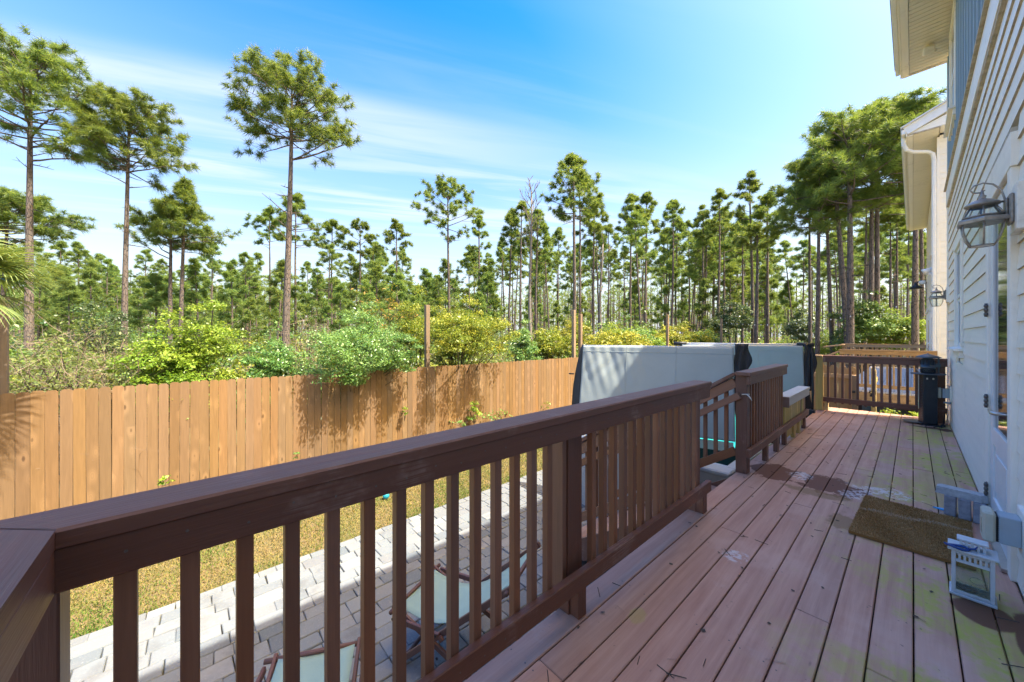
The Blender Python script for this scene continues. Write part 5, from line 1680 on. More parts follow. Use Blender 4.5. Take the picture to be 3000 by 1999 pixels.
# neighbour's deck
nd = thing('deck', 'neighbouring deck of pale grey boards with an orange-brown front board', 'deck', (-0.5, 18, 1.25))
for k in range(12):
    x0 = -1.35 + 0.146 * k
    b = MB(); b.b2((x0 + 0.004, 13.35, 1.215), (x0 + 0.142, 24.3, 1.25), 0.003); b.build('deck_board', M['grey_board'], nd)
b = MB(); b.b2((-1.36, 13.30, 1.0), (0.41, 13.34, 1.214), 0.003); b.build('fascia', M['tan_wood'], nd)
b = MB(); b.b2((-1.36, 13.40, 1.0), (-1.32, 24.3, 1.21), 0.003); b.build('fascia', M['tan_wood'], nd)
for y in (13.5, 17.5, 21.5):
    for x in (-1.28, 0.25):
        b = MB(); b.b2((x, y, 0), (x + 0.09, y + 0.09, 1.2)); b.build('support_post', M['red_brown'], nd)
nr = thing('deck_railing', 'tan unpainted railing across the front of the neighbouring deck', 'railing', (-0.5, 13.5, 1.25))
b = MB(); b.b2((-1.36, 13.42, 2.30), (0.40, 13.56, 2.338), 0.003); b.build('cap_rail', M['tan_wood'], nr)
b = MB(); b.b2((-1.36, 13.435, 2.205), (0.40, 13.473, 2.2985), 0.003); b.build('top_rail', M['tan_wood'], nr)
b = MB(); b.b2((-1.27, 13.435, 1.33), (0.40, 13.473, 1.42), 0.003); b.build('bottom_rail', M['tan_wood'], nr)
for k in range(13):
    b = MB(); x = -1.15 + 0.118 * k; b.b2((x - 0.018, 13.475, 1.34), (x + 0.018, 13.511, 2.295), 0.002); b.build('baluster', M['tan_wood'], nr)
for x in (-1.36, 0.28):
    b = MB(); b.b2((x, 13.475, 1.251), (x + 0.10, 13.55, 2.2985), 0.003); b.build('post', M['tan_wood'], nr)
b = MB(); b.beam((-1.36, 13.50, 2.28), (-2.9, 13.50, 1.45), 0.09, 0.045); b.build('stair_rail', M['tan_wood'], nr)
n2 = thing('deck_railing', 'most distant tan railing between the far fence and neighbouring wall', 'railing', (-0.8, 26, 1.25))
b = MB(); b.b2((-2.35, 24.2, 2.28), (0.40, 24.34, 2.32), 0.003); b.build('cap_rail', M['tan_wood'], n2)
b = MB(); b.b2((-2.35, 24.21, 2.16), (0.40, 24.25, 2.278), 0.003); b.build('top_rail', M['tan_wood'], n2)
b = MB(); b.beam((-2.30, 24.2, 2.28), (-2.30, 18.5, 2.28), 0.12, 0.04); b.build('cap_rail', M['tan_wood'], n2)
for k in range(17):
    b = MB(); x = -2.2 + 0.155 * k; b.b2((x - 0.02, 24.26, 1.35), (x + 0.02, 24.30, 2.27)); b.build('baluster', M['tan_wood'], n2)
for x in (-2.35, -1.2, 0.28):
    b = MB(); b.b2((x, 24.26, 0.0), (x + 0.1, 24.34, 2.278)); b.build('post', M['tan_wood'], n2)
b = MB(); b.b2((-2.35, 24.21, 1.3), (0.40, 24.25, 1.38)); b.build('bottom_rail', M['tan_wood'], n2)

# ================================================================== the neighbouring house
nh = thing('house', 'neighbouring white house with long white gutter, soffit and downspout', 'house', (3.0, 19, 0))
NY0, NY1 = 13.62, 24.6
b = MB(); b.b2((HW + 0.02, NY0, 0.0), (7.5, NY1, 7.55)); b.build('wall', M['siding'], nh)
lm = MB()
z = 3.75
while z < 7.5:
    lap(NY0 + 0.10, NY1 - 0.1, z, HW, mb=lm)
    z += EXP
o = lm.build('siding', M['siding'], nh); tag(o, kind='stuff')
lm = MB()
z = 0.9
while z < 7.5:
    z1 = z + EXP + 0.012
    pts = [(NY0 - 0.012, z), (NY0 - 0.001, z1), (NY0 + 0.014, z1), (NY0 + 0.014, z)]
    lm.convex([(HW + 0.02, py, pz) for py, pz in pts] + [(7.4, py, pz) for py, pz in pts], [(0, 1, 2, 3), (4, 5, 6, 7), (0, 1, 5, 4), (1, 2, 6, 5), (2, 3, 7, 6), (3, 0, 4, 7)])
    z += EXP
o = lm.build('siding', M['siding'], nh); tag(o, kind='stuff')
b = MB(); b.b2((HW - 0.025, NY0 - 0.02, 0.3), (HW + 0.019, NY0 + 0.098, 7.56), 0.003); b.build('corner_board', M['trim'], nh)
b = MB(); b.b2((HW - 0.02, NY0 + 0.10, 0.4), (HW + 0.018, NY1, 3.62)); b.build('lower_panel', M['trim'], nh)
b = MB(); b.b2((HW - 0.05, NY0 + 0.10, 3.63), (HW + 0.018, NY1, 3.74), 0.003); b.build('band_board', M['trim'], nh)
for (y0, y1) in ((15.6, 16.6), (19.0, 20.0)):
    b = MB(); b.b2((HW - 0.045, y0, 1.27), (HW - 0.021, y1, 3.4), 0.003); dd = b.build('door', M['metal_white'], nh)
    b = MB(); b.b2((HW - 0.050, y0 + 0.2, 1.9), (HW - 0.0455, y1 - 0.2, 3.25)); b.build('glass', M['dark_glass'], dd)
    b = MB(); b.b2((HW - 0.09, y0 + 0.07, 2.15), (HW - 0.0455, y0 + 0.12, 2.3), 0.004); b.build('handle', M['nickel'], dd)
window(17.4, 18.3, 2.5, 3.5, HW - 0.022, nh)
window(15.4, 16.2, 5.0, 6.5, HW - 0.012, nh)
NE0, NE1 = 13.10, 25.0
NEX, NEZ = -0.10, 7.60
b = MB(); b.b2((NEX - 0.012, NE0, NEZ), (NEX + 0.012, NE1, NEZ + 0.20), 0.003); b.build('fascia', M['soffit'], nh)
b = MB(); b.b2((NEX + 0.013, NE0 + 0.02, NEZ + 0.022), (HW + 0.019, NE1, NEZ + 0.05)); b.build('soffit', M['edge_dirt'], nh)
sm = MB()
y = NE0 + 0.05
while y < NE1 - 0.1:
    sm.b2((NEX + 0.11, y + 0.003, NEZ + 0.008), (HW - 0.002, y + 0.098, NEZ + 0.0215), 0.003)
    y += 0.101
o = sm.build('soffit_planks', M['soffit'], nh); tag(o, kind='stuff')
b = MB(); b.b2((NEX + 0.013, NE0 + 0.03, NEZ + 0.002), (NEX + 0.105, NE1 - 0.02, NEZ + 0.0215), 0.002); b.build('soffit_frieze', M['trim'], nh)
b = MB(); b.b2((NEX - 0.09, NE0 - 0.02, NEZ + 0.06), (NEX - 0.013, NE1, NEZ + 0.19), 0.015); b.build('gutter', M['metal_white'], nh)
b = MB(); b.beam((NEX - 0.02, NE0, NEZ + 0.14), (4.0, NE0, NEZ + 2.05), 0.03, 0.20); b.build('barge_board', M['metal_white'], nh)
b = MB(); b.beam((NEX - 0.10, (NE0 + NE1) / 2 - 0.02, NEZ + 0.225), (4.0, (NE0 + NE1) / 2 - 0.02, NEZ + 2.20), NE1 - NE0 + 0.1, 0.03); rr = b.build('roof', M['roof_metal'], nh)
for k in range(13):
    y = NE0 + 0.1 + k * 0.95
    b = MB(); b.beam((NEX - 0.10, y, NEZ + 0.255), (4.0, y, NEZ + 2.23), 0.04, 0.03); b.build('roof_rib', M['roof_metal'], rr)
b = MB(); b.beam((NEX + 0.02, (NE0 + NY0) / 2 + 0.01, NEZ + 0.06), (4.0, (NE0 + NY0) / 2 + 0.01, NEZ + 1.99), NY0 - NE0 - 0.06, 0.02); b.build('rake_soffit', M['soffit'], nh)
b = MB()
pts = [(NEX + 0.02, NEZ + 0.052), (HW + 0.15, NEZ + 0.052), (HW + 0.15, NEZ + 0.30), (NEX + 0.02, NEZ + 0.075)]
b.convex([(px, NE0 + 0.035, pz) for px, pz in pts] + [(px, NY0 + 0.01, pz) for px, pz in pts], [(0, 1, 2, 3), (4, 5, 6, 7), (0, 1, 5, 4), (1, 2, 6, 5), (2, 3, 7, 6), (3, 0, 4, 7)])
b.build('eave_return', M['trim'], nh)
b = MB(); b.beam((8.1, (NE0 + NE1) / 2 - 0.02, NEZ + 0.225), (4.0, (NE0 + NE1) / 2 - 0.02, NEZ + 2.20), NE1 - NE0 + 0.1, 0.03); b.build('roof', M['roof_metal'], nh)
b = MB()
b.convex([(HW + 0.03, yy, 7.549) for yy in (NY0, NY1)] + [(7.49, yy, 7.549) for yy in (NY0, NY1)] + [(4.0, yy, NEZ + 1.95) for yy in (NY0, NY1)], [(0, 1, 3, 2), (0, 2, 4), (1, 3, 5), (0, 1, 5, 4), (2, 3, 5, 4)])
b.build('gable', M['siding'], nh)
b = MB()
b.tube([(NEX - 0.05, 13.3, NEZ + 0.07), (NEX - 0.05, 13.3, NEZ - 0.12), (NEX + 0.0, 13.33, NEZ - 0.25), (NEX + 0.10, 13.40, NEZ - 0.31), (HW - 0.17, 13.55, NEZ - 0.35), (HW - 0.09, 13.60, NEZ - 0.42), (HW - 0.07, 13.62, NEZ - 0.56), (HW - 0.07, 13.62, 0.6)], 0.043, 8)
b.build('downspout', M['metal_white'], nh)
# floodlight and barn light on the neighbour's wall
fl = thing('security_light', 'white twin floodlight on the neighbouring wall beside the downspout', 'security light', (HW, 13.9, 4.37))
b = MB(); b.tube([(HW - 0.013, 13.85, 4.37), (HW - 0.05, 13.85, 4.37)], 0.06, 10); b.build('mount', M['metal_white'], fl)
for (dx, dy, dz) in ((-0.24, -0.02, -0.03), (-0.14, 0.22, 0.02)):
    b = MB(); b.tube([(HW - 0.05, 13.85, 4.38), (HW + dx * 0.5, 13.85 + dy * 0.5, 4.40)], 0.015, 6); b.build('arm', M['metal_white'], fl)
    b = MB(); b.tube([(HW + dx * 0.4, 13.85 + dy * 0.5, 4.41 + dz), (HW + dx * 0.7, 13.85 + dy, 4.38 + dz), (HW + dx, 13.85 + dy * 1.3, 4.34 + dz)], [0.03, 0.06, 0.085], 12); b.build('lamp_head', M['metal_white'], fl, True)
b = MB(); b.box((HW - 0.12, 13.80, 4.26), (0.07, 0.06, 0.07), None, 0.01); b.build('sensor', M['metal_white'], fl)
bl = thing('barn_light', 'black barn light shade sticking out from the end of the neighbouring wall', 'wall light', (0.2, 24.2, 4.9))
b = MB(); b.tube([(HW, 24.2, 5.05), (0.25, 24.2, 5.15), (0.12, 24.2, 5.10)], 0.03, 8); b.build('arm', M['black_metal'], bl, True)
b = MB(); b.lathe([(0.25, 0.0), (0.12, 0.13), (0.06, 0.17), (0.05, 0.28)], 16, (0.10, 24.2, 4.82)); b.build('shade', M['black_metal'], bl, True)
b = MB(); b.box((0.28, 24.2, 5.08), (0.20, 0.16, 0.16), None, 0.03); b.build('mount', M['metal_white'], bl)

# string of bulbs from the far post to the neighbouring wall
b = MB()
A_, B_ = Vector((-9.40, 29.1, 3.75)), Vector((0.30, 23.9, 4.3))
pts = []
for k in range(25):
    s = k / 24
    p = A_.lerp(B_, s); p.z -= 1.1 * 4 * s * (1 - s) * 0.5
    pts.append(p)
b.tube(pts, 0.010, 4)
sw = b.build('string_lights', M['stem'])
tag(sw, 'thin wire with small bulbs strung from the farthest post to the neighbouring wall', 'string lights')
for k in range(1, 24):
    b = MB(); b.lathe([(0.012, 0), (0.03, -0.04), (0.012, -0.08)], 6, tuple(pts[k])); b.build('bulb', M['metal_white'], sw)

# ================================================================== vegetation
def unit(a):
    return a / np.maximum(np.linalg.norm(a, axis=-1, keepdims=True), 1e-9)


def needle_tufts(rg, C, A, S, K, w, tint):
    """tufts at C, axis A, size S; K needles each -> triangle soup"""
    N = len(C)
    C = np.repeat(C, K, 0); A = np.repeat(A, K, 0); S = np.repeat(S, K)
    T = np.repeat(tint, K)
    rnd = unit(rg.normal(size=(N * K, 3)))
    perp = unit(rnd - A * np.sum(rnd * A, 1, keepdims=True))
    ca = rg.uniform(-0.05, 0.95, N * K)[:, None]
    D = unit(A * ca + perp * np.sqrt(1 - ca ** 2))
    D[:, 2] -= 0.10
    D = unit(D)
    L = S * rg.uniform(0.75, 1.1, N * K)
    base = C + A * (rg.uniform(-0.45, 0.15, N * K) * S)[:, None]
    tip = base + D * L[:, None]
    tip[:, 2] -= 0.16 * L
    side = unit(np.cross(D, rg.normal(size=(N * K, 3)))) * (w * rg.uniform(0.7, 1.2, N * K))[:, None]
    V = np.stack([base + side, base - side, tip], 1).reshape(-1, 3)
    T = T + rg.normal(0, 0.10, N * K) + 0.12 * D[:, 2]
    return V, np.repeat(np.clip(T, 0, 1), 3)


def make_pine(seed, H, cb, Rc, r0, ntuft=400, K=26, size=0.36, w=0.011, shape='round', lean=0.0, dead=4, mat='needle', sides=8, skew=0.0, nbr=None, dead_len=0.5, limbs=()):
    """returns (trunk mesh, crown mesh or None); everything local, z up from the ground"""
    r = random.Random(seed)
    rg = np.random.default_rng(seed)
    tb = MB()
    bx, by = r.uniform(-1, 1), r.uniform(-1, 1)
    la = r.uniform(0, 6.28)

    def axis(z):
        s = z / H
        k = 0.012 * H
        return Vector((k * bx * math.sin(3.0 * s + la) + lean * (1 - s) ** 1.3 * H * 0.0 + lean * s * H * 0.2 - lean * 0.2 * H * 0.55, k * by * math.sin(2.4 * s + 1.3 * la), z))
    pts, rr = [], []
    for i in range(11):
        z = H * 0.97 * i / 10
        pts.append(axis(z))
        fl = 1.0 + (0.35 if i == 0 else 0)
        rr.append(r0 * fl * (1 - 0.80 * (z / H) ** 1.15) + 0.012)
    tb.tube(pts, rr, sides, False)
    cen, axs = [], []
    nb = nbr or max(14, int(ntuft / 13))

    def env(rel):
        if shape == 'round':
            return math.sqrt(max(0.02, 1 - ((rel - 0.40) / 0.62) ** 2)) if rel > 0.1 else 0.85
        if shape == 'cone':
            return max(0.12, (1 - rel) ** 0.75) * min(1.0, 0.62 + rel * 1.6)
        return max(0.16, (1 - rel) ** 0.45) * min(1.0, 0.75 + rel)     # flat

    az = r.uniform(0, 6.28)
    for i in range(nb + len(limbs)):
        rel = (i + r.random()) / nb
        rel = min(1.0, rel) ** 0.9
        z = cb + (H - cb) * rel * 0.96
        az += 2.4 + r.uniform(-0.5, 0.5)
        L = Rc * env(rel) * r.uniform(0.70, 1.05)
        rise = -0.10 + 0.95 * rel + r.uniform(-0.15, 0.2)
        if i >= nb:
            z, az, L, rise = limbs[i - nb]
        p = axis(z)
        path = [p]
        d = Vector((math.cos(az), math.sin(az), rise)).normalized()
        nseg = 5
        for q in range(nseg):
            d = (d + Vector((r.uniform(-.18, .18), r.uniform(-.18, .18), r.uniform(-0.06, 0.20)))).normalized()
            path.append(path[-1] + d * (L / nseg))
        rb = max(0.012, min(r0 * 0.34, 0.016 * L + 0.012)) * (1 if z < H * 0.8 else 0.7)
        tb.tube(path, [rb * (1 - 0.75 * k / nseg) for k in range(nseg + 1)], 4, False)
        cen.append(path[-1]); axs.append(d)
        for q in range(2):
            cen.append(path[-1] + Vector((r.uniform(-.16, .16), r.uniform(-.16, .16), r.uniform(-.08, .14)))); axs.append((d + Vector((r.uniform(-.5, .5), r.uniform(-.5, .5), 0.5))).normalized())
        nsub = max(3, int(ntuft / nb) // 2)
        for q in range(nsub):
            f = r.uniform(0.38, 1.0)
            k = min(nseg - 1, int(f * nseg))
            s0 = path[k].lerp(path[k + 1], f * nseg - k)
            bd = (path[k + 1] - path[k]).normalized()
            sd = (bd * r.uniform(0.3, 0.9) + Vector((r.uniform(-1, 1), r.uniform(-1, 1), r.uniform(-0.25, 0.75)))).normalized()
            sl_ = L * r.uniform(0.12, 0.34) + 0.15
            e = s0 + sd * sl_
            tb.tube([s0, e], [rb * 0.35 + 0.004, 0.005], 3, False)
            cen.append(e); axs.append((sd + Vector((0, 0, 0.45))).normalized())
            cen.append(e + Vector((r.uniform(-.18, .18), r.uniform(-.18, .18), r.uniform(-.08, .14)))); axs.append((sd + Vector((r.uniform(-.4, .4), r.uniform(-.4, .4), 0.6))).normalized())
            if r.random() < 0.75:
                m = s0.lerp(e, r.uniform(0.45, 0.75)) + Vector((r.uniform(-.1, .1), r.uniform(-.1, .1), r.uniform(-0.02, .14)))
                cen.append(m); axs.append((sd + Vector((r.uniform(-.6, .6), r.uniform(-.6, .6), 0.6))).normalized())
    for i in range(dead):
        z = cb - (cb * 0.42) * r.random() ** 1.5
        a = r.uniform(0, 6.28)
        L = r.uniform(0.35, 1.0) * dead_len * Rc
        p = axis(z)
        path = [p]
        d = Vector((math.cos(a), math.sin(a), r.uniform(-0.1, 0.45))).normalized()
        for q in range(3):
            d = (d + Vector((r.uniform(-.25, .25), r.uniform(-.25, .25), r.uniform(-.15, .15)))).normalized()
            path.append(path[-1] + d * L / 3)
        tb.tube(path, [0.035, 0.025, 0.018, 0.008], 4, False)
        for q in range(2):
            s0 = path[1 + q]
            tb.tube([s0, s0 + Vector((r.uniform(-.3, .3), r.uniform(-.3, .3), r.uniform(-.1, .3)))], [0.012, 0.004], 3, False)
    # the top of the crown stays at the tree's height
    ztop = float(np.percentile([c.z for c in cen], 98.5)) + 0.2
    if ztop > H:
        q = (H - cb) / (ztop - cb)
        tb.v = [(x_, y_, z_ if z_ < cb else cb + (z_ - cb) * q) for x_, y_, z_ in tb.v]
        for c in cen:
            if c.z > cb:
                c.z = min(H - 0.1, cb + (c.z - cb) * q)
    tm = tb.mesh('trunk')
    tm.materials.append(M['bark'])
    tm.polygons.foreach_set("use_smooth", [True] * len(tm.polygons))
    C = np.array([list(c) for c in cen]); A = unit(np.array([list(a) for a in axs]))
    S = size * rg.uniform(0.7, 1.15, len(C))
    T = np.clip(0.42 + rg.normal(0, 0.16, len(C)), 0, 1)
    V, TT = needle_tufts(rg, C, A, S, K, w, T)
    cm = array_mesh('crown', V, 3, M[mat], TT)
    return tm, cm


def put_pine(meshes, x, y, label, rot=0.0, scale=1.0, group=None, name='pine_tree', sx=None):
    o = thing(name, label, 'pine tree', (x, y, 0), group)
    o.rotation_euler = (0, 0, rot)
    o.scale = (sx or scale, sx or scale, scale)
    t = link('trunk', meshes[0], o)
    c = link('crown', meshes[1], o)
    tag(c, kind='stuff')
    return o


def pine_at(u, vtop, t, rc_px, vcb, rt_px, label, seed, shape='round', ntuft=None, group=None, lean=0.0, dead=4, K=26, rot=0.0, dl=0.5, skew=0.0, limbs=()):
    x, y = spot(u, t)
    H = height_at(vtop, t)
    cb = height_at(vcb, t)
    k = t / F_PX
    Rc = rc_px * k * (1.22 if rc_px < 100 else 1.0)
    n = ntuft or int(max(170, min(640, (rc_px / 100.0) ** 1.4 * 390)) * (0.72 if u > 2300 else 1.0))
    ms = make_pine(seed, H, cb, Rc, rt_px * k * 0.5 * 0.92, n, K, min(0.44, 0.28 + 0.05 * Rc), max(0.013, 0.00066 * t), shape, lean, dead, skew=skew, dead_len=dl, limbs=[(height_at(v_, t), YAW + a_ - rot, l_ * k, r_) for v_, a_, l_, r_ in limbs])
    return put_pine(ms, x, y, label, rot, 1.0, group)


LIMBS = {845: [(468, 0.25, 185, 0.30), (470, -0.3, 150, 0.25), (400, 2.9, 170, 0.35), (410, 0.6, 150, 0.3)],
         88: [(470, -0.15, 165, 0.05), (430, 0.35, 190, 0.25), (400, -0.4, 170, 0.35), (440, 3.0, 150, 0.3)],
         500: [(760, 3.2, 190, 0.50), (745, 2.7, 120, 0.4)],
         536: [(700, 0.1, 120, 0.1)],
         372: [(500, 2.9, 150, 0.35), (505, 0.0, 150, 0.15)],
         10: [(680, 0.0, 190, 0.25), (720, 0.2, 190, 0.35)]}
PROM = [
    # u, v top, depth, crown half width px, crown base v, trunk px, label, shape, dead
    (88, 128, 19.5, 190, 420, 22, 'tall pine at the far left edge with dead lower limbs, behind the palm fronds', 'round', 7),
    (372, 288, 21.5, 150, 505, 17, 'second tall pine from the left with a slightly drooping rounded crown', 'round', 6),
    (500, 590, 26, 110, 735, 14, 'left trunk of the leaning pair behind the yellow-green bush', 'flat', 3),
    (536, 525, 26, 105, 740, 13, 'right trunk of the pair behind the yellow-green bush, reaching higher', 'cone', 3),
    (10, 558, 24, 180, 700, 14, 'pine half hidden behind the trunk at the far left edge', 'flat', 3),
    (845, 200, 20.5, 178, 425, 22, 'tallest lone pine left of centre with a broad open crown against the sky', 'round', 9),
    (790, 608, 40, 62, 725, 7, 'slim pine just left of the tall lone pine trunk', 'cone', 3),
    (868, 565, 38, 75, 725, 8, 'pine directly behind the tall lone pine, its crown halfway up that trunk', 'cone', 3),
    (975, 648, 42, 62, 760, 7, 'pine with flat branches right of the tall lone pine', 'flat', 3),
    (1055, 645, 42, 52, 760, 7, 'slender pine with small rounded crown left of the centre gap', 'round', 2),
    (1162, 640, 40, 52, 760, 8, 'slender pine above the orange-tinted bush', 'cone', 2),
    (1315, 525, 36, 88, 690, 10, 'pine with wide layered crown standing left of the bare dead tree', 'round', 5),
    (1404, 612, 42, 52, 800, 9, 'narrow double trunk pine right of the layered crown pine', 'cone', 2),
    (1495, 617, 40, 52, 760, 8, 'slim pine immediately left of the bare dead tree', 'cone', 2),
    (1527, 586, 38, 62, 720, 9, 'pine with crown touching the bare dead tree', 'cone', 3),
    (1575, 612, 40, 66, 780, 9, 'pine crowded behind the bare dead tree on its right', 'cone', 3),
    (1681, 452, 32, 92, 640, 13, 'highest pine of the middle stand with a full pointed crown', 'cone', 4),
    (1696, 500, 34, 84, 660, 9, 'thinner pine pressed against the highest pine of the middle stand', 'cone', 3),
    (1742, 572, 36, 60, 700, 9, 'pine between the highest middle pine and the forked dead trunk', 'cone', 3),
    (1850, 570, 36, 62, 720, 9, 'first pine right of the forked dead trunk', 'cone', 3),
    (1893, 560, 36, 56, 700, 9, 'second pine right of the forked dead trunk', 'cone', 3),
    (1968, 584, 38, 52, 700, 9, 'pine behind the thin post over the spa cover', 'cone', 3),
    (2060, 600, 38, 52, 740, 8, 'pine left of the farthest tall post', 'cone', 3),
    (2104, 550, 36, 60, 700, 9, 'pine rising just left of the farthest tall post', 'cone', 3),
    (2200, 500, 31, 64, 690, 11, 'tall pine at the left of the right hand stand', 'cone', 3),
    (2214, 655, 28, 58, 745, 13, 'shorter pine with a low tuft crown in front of its taller neighbour', 'round', 2),
    (2248, 562, 30, 60, 700, 10, 'pine in the gap before the dense right hand clump', 'cone', 3),
    (2372, 520, 26, 110, 680, 10, 'leftmost trunk of the dense right hand clump', 'flat', 4),
    (2398, 452, 22.5, 135, 690, 14, 'pine with the big low bright crown on the left of the right hand clump', 'round', 3),
    (2424, 430, 23.5, 110, 680, 12, 'curving trunk in the middle of the right hand clump', 'flat', 4),
    (2458, 370, 21.5, 120, 640, 18, 'thick leaning trunk near the centre of the right hand clump', 'flat', 4),
    (2488, 330, 20.5, 165, 610, 21, 'thickest pine of the right hand clump with the widest crown', 'round', 4),
    (2552, 325, 21.5, 140, 620, 16, 'left of two close straight trunks behind the glossy bush', 'round', 3),
    (2570, 312, 21.5, 145, 610, 17, 'right of two close straight trunks behind the glossy bush', 'round', 3),
    (2536, 560, 28, 80, 660, 10, 'reddish thinner trunk behind the glossy bush', 'flat', 3),
    (2608, 620, 28, 80, 700, 9, 'slim pine right of the glossy bush', 'flat', 3),
    (2628, 560, 29, 85, 690, 8, 'slimmest pine before the neighbouring house wall', 'flat', 3),
    (2684, 280, 18.5, 140, 560, 18, 'thick scaly trunk rising beside the neighbouring house eave', 'round', 2),
    (2699, 300, 21, 120, 600, 12, 'trunk half hidden behind the scaly one by the neighbouring house', 'round', 2),
]
for i, (u, vt, t, rc, vcb, rt, lab, shp, dd) in enumerate(PROM):
    pine_at(u, vt, t, rc, vcb, rt, lab, 100 + i, shp, None, None, 0.35 if u in (2458, 2424) else 0.0, dd, 40 if rc > 120 else 32, 0.3 * i, 0.5, 0.0, LIMBS.get(u, ()))


# two dead trees
def dead_tree(u, vtop, t, label, seed, fork):
    r = random.Random(seed)
    x, y = spot(u, t)
    H = height_at(vtop, t)
    o = thing('dead_tree', label, 'dead tree', (x, y, 0), 'bare dead trees among the pines')
    b = MB()
    pts = [(x + 0.12 * math.sin(k * 0.8 + seed), y + 0.1 * math.cos(k * 0.7), H * 0.93 * k / 8) for k in range(9)]
    b.tube(pts, [0.17 * (1 - 0.75 * k / 8) + 0.02 for k in range(9)], 7)
    b.build('trunk', M['dead_wood'], o, True)
    b = MB()

    def limb(p, d, L, rad_, depth):
        path = [p]
        for q in range(4):
            d = (d + Vector((r.uniform(-.25, .25), r.uniform(-.25, .25), r.uniform(-.05, .3)))).normalized()
            path.append(path[-1] + d * L / 4)
        b.tube(path, [rad_ * (1 - 0.2 * k) + 0.006 for k in range(5)], 5)
        if depth:
            for q in range(3):
                s = path[r.randint(1, 3)]
                limb(s, (d + Vector((r.uniform(-.9, .9), r.uniform(-.9, .9), r.uniform(-.1, .5)))).normalized(), L * 0.5, rad_ * 0.5, depth - 1)
    n = 16 if not fork else 7
    for k in range(n):
        z = H * (0.62 + 0.32 * k / n) if not fork else H * (0.55 + 0.35 * k / n)
        a = k * 2.4 + seed
        i = z / (H * 0.93) * 8
        base = Vector(pts[min(8, int(i))]).lerp(Vector(pts[min(8, int(i) + 1)]), i - int(i))
        base.z = min(z, H * 0.93)
        limb(base, Vector((math.cos(a), math.sin(a), 0.6 + 0.6 * k / n)).normalized(), (1.7 if not fork else 1.6) * r.uniform(0.6, 1.1), 0.045, 2)
    limb(Vector(pts[-1]), Vector((0.1, 0, 1)), H * 0.08, 0.05, 2)
    b.build('branches', M['dead_wood'], o)
    return o


dead_tree(1555, 525, 33, 'tall bare dead tree with fine upswept branches against the sky', 3, False)
dead_tree(1762, 690, 35, 'shorter forked dead trunk right of the highest middle pine', 8, True)

# ---- background pines: a handful of shared meshes, copied one by one
VAR = []
for k in range(5):
    VAR.append((make_pine(300 + k, 16.0, 10.6 - 0.5 * (k % 3), 2.6 + 0.3 * (k % 3), 0.125, 210, 24, 0.46, 0.025, 'cone', 0, 4, 'needle_far', 6), 16.0))
for k in range(4):
    VAR.append((make_pine(340 + k, 10.0, 2.6 + 0.4 * k, 2.2 + 0.15 * k, 0.10, 230, 26, 0.44, 0.025, 'cone', 0, 3, 'needle_far', 6), 10.0))
protos = []
brng = random.Random(77)
placed = [(spot(p[0], p[2])) for p in PROM]
first = {}
nfill = 0
tries = 0
while nfill < 255 and tries < 6000:
    tries += 1
    u = brng.uniform(-120, 2730)
    t = 24 + 52 * brng.random() ** 0.75
    right = u > 1450
    if right:
        tall = brng.random() < 0.78
        if t < 30:
            continue
    else:
        tall = brng.random() < 0.34
        if t < 26 or (tall and t < 36):
            continue
    if 2260 < u < 2360 and brng.random() < 0.75:
        continue
    if u > 2400 and t < 38:
        continue
    x, y = spot(u, t)
    if any((x - a) ** 2 + (y - b_) ** 2 < 1.7 ** 2 for a, b_ in placed):
        continue
    if x > -2.6 and y < 30:
        continue
    if x > -9.8 and y < 36:
        continue
    if tall:
        vt = brng.uniform(640, 770) if right else brng.uniform(700, 830)
        if u > 1600:
            vt -= 30
        H = min(19.5, height_at(vt, t))
        k = brng.randrange(5)
    else:
        vt = brng.uniform(745, 880)
        H = min(13, height_at(vt, t))
        k = 5 + brng.randrange(4)
    if H < 4.5:
        continue
    ms, H0 = VAR[k]
    sc = H / H0
    placed.append((x, y))
    gl = ('slender background pine in the dense stand beyond the bushes', 'background pines in the dense stand') if tall else ('young bushy pine low in the stand beyond the bushes', 'young pines low in the stand')
    rz = brng.uniform(0, 6.28)
    if k not in first:
        o = put_pine(ms, x, y, gl[0], rz, sc, gl[1], 'pine_tree', sc * brng.uniform(0.85, 1.1))
        first[k] = o
    else:
        o = copy_tree(first[k])
        o.location = (x, y, 0)
        o.rotation_euler = (brng.gauss(0, 0.028), brng.gauss(0, 0.028), rz)
        s2 = sc * brng.uniform(0.85, 1.1)
        o.scale = (s2, s2, sc)
    nfill += 1

# ---- the far wood, one mass
wb = MB()
rgw = np.random.default_rng(12)
CC, AA, SS = [], [], []
for k in range(800):
    u = rgw.uniform(-200, 2900)
    t = rgw.uniform(78, 150)
    x, y = spot(u, t)
    left = u < 1650
    vt = rgw.uniform(770, 880) if left else rgw.uniform(740, 850)
    H = min(18, height_at(vt, t))
    cb = H * (0.10 if left else 0.22)
    wb.tube([(x, y, 0), (x + rgw.normal(0, 0.1), y, H * 0.5), (x, y + rgw.normal(0, .1), H * 0.95)], [0.15, 0.12, 0.04], 4, False)
    n = 46 if left else 30
    rel = rgw.random(n)
    R = (H - cb) * 0.30 * np.sqrt(1 - rel) * np.sqrt(rgw.random(n))
    a = rgw.random(n) * 6.283
    CC.append(np.stack([x + R * np.cos(a), y + R * np.sin(a), cb + (H - cb) * rel], 1))
    AA.append(unit(np.stack([np.cos(a), np.sin(a), np.full(n, 0.8)], 1)))
    SS.append(rgw.uniform(0.6, 1.0, n))
CC, AA, SS = np.concatenate(CC), np.concatenate(AA), np.concatenate(SS)
fw = thing('far_wood', 'distant mass of pine wood closing off the view at the horizon', 'woodland', (0, 0, 0))
o = wb.build('trunks', M['bark'], fw); tag(o, kind='stuff')
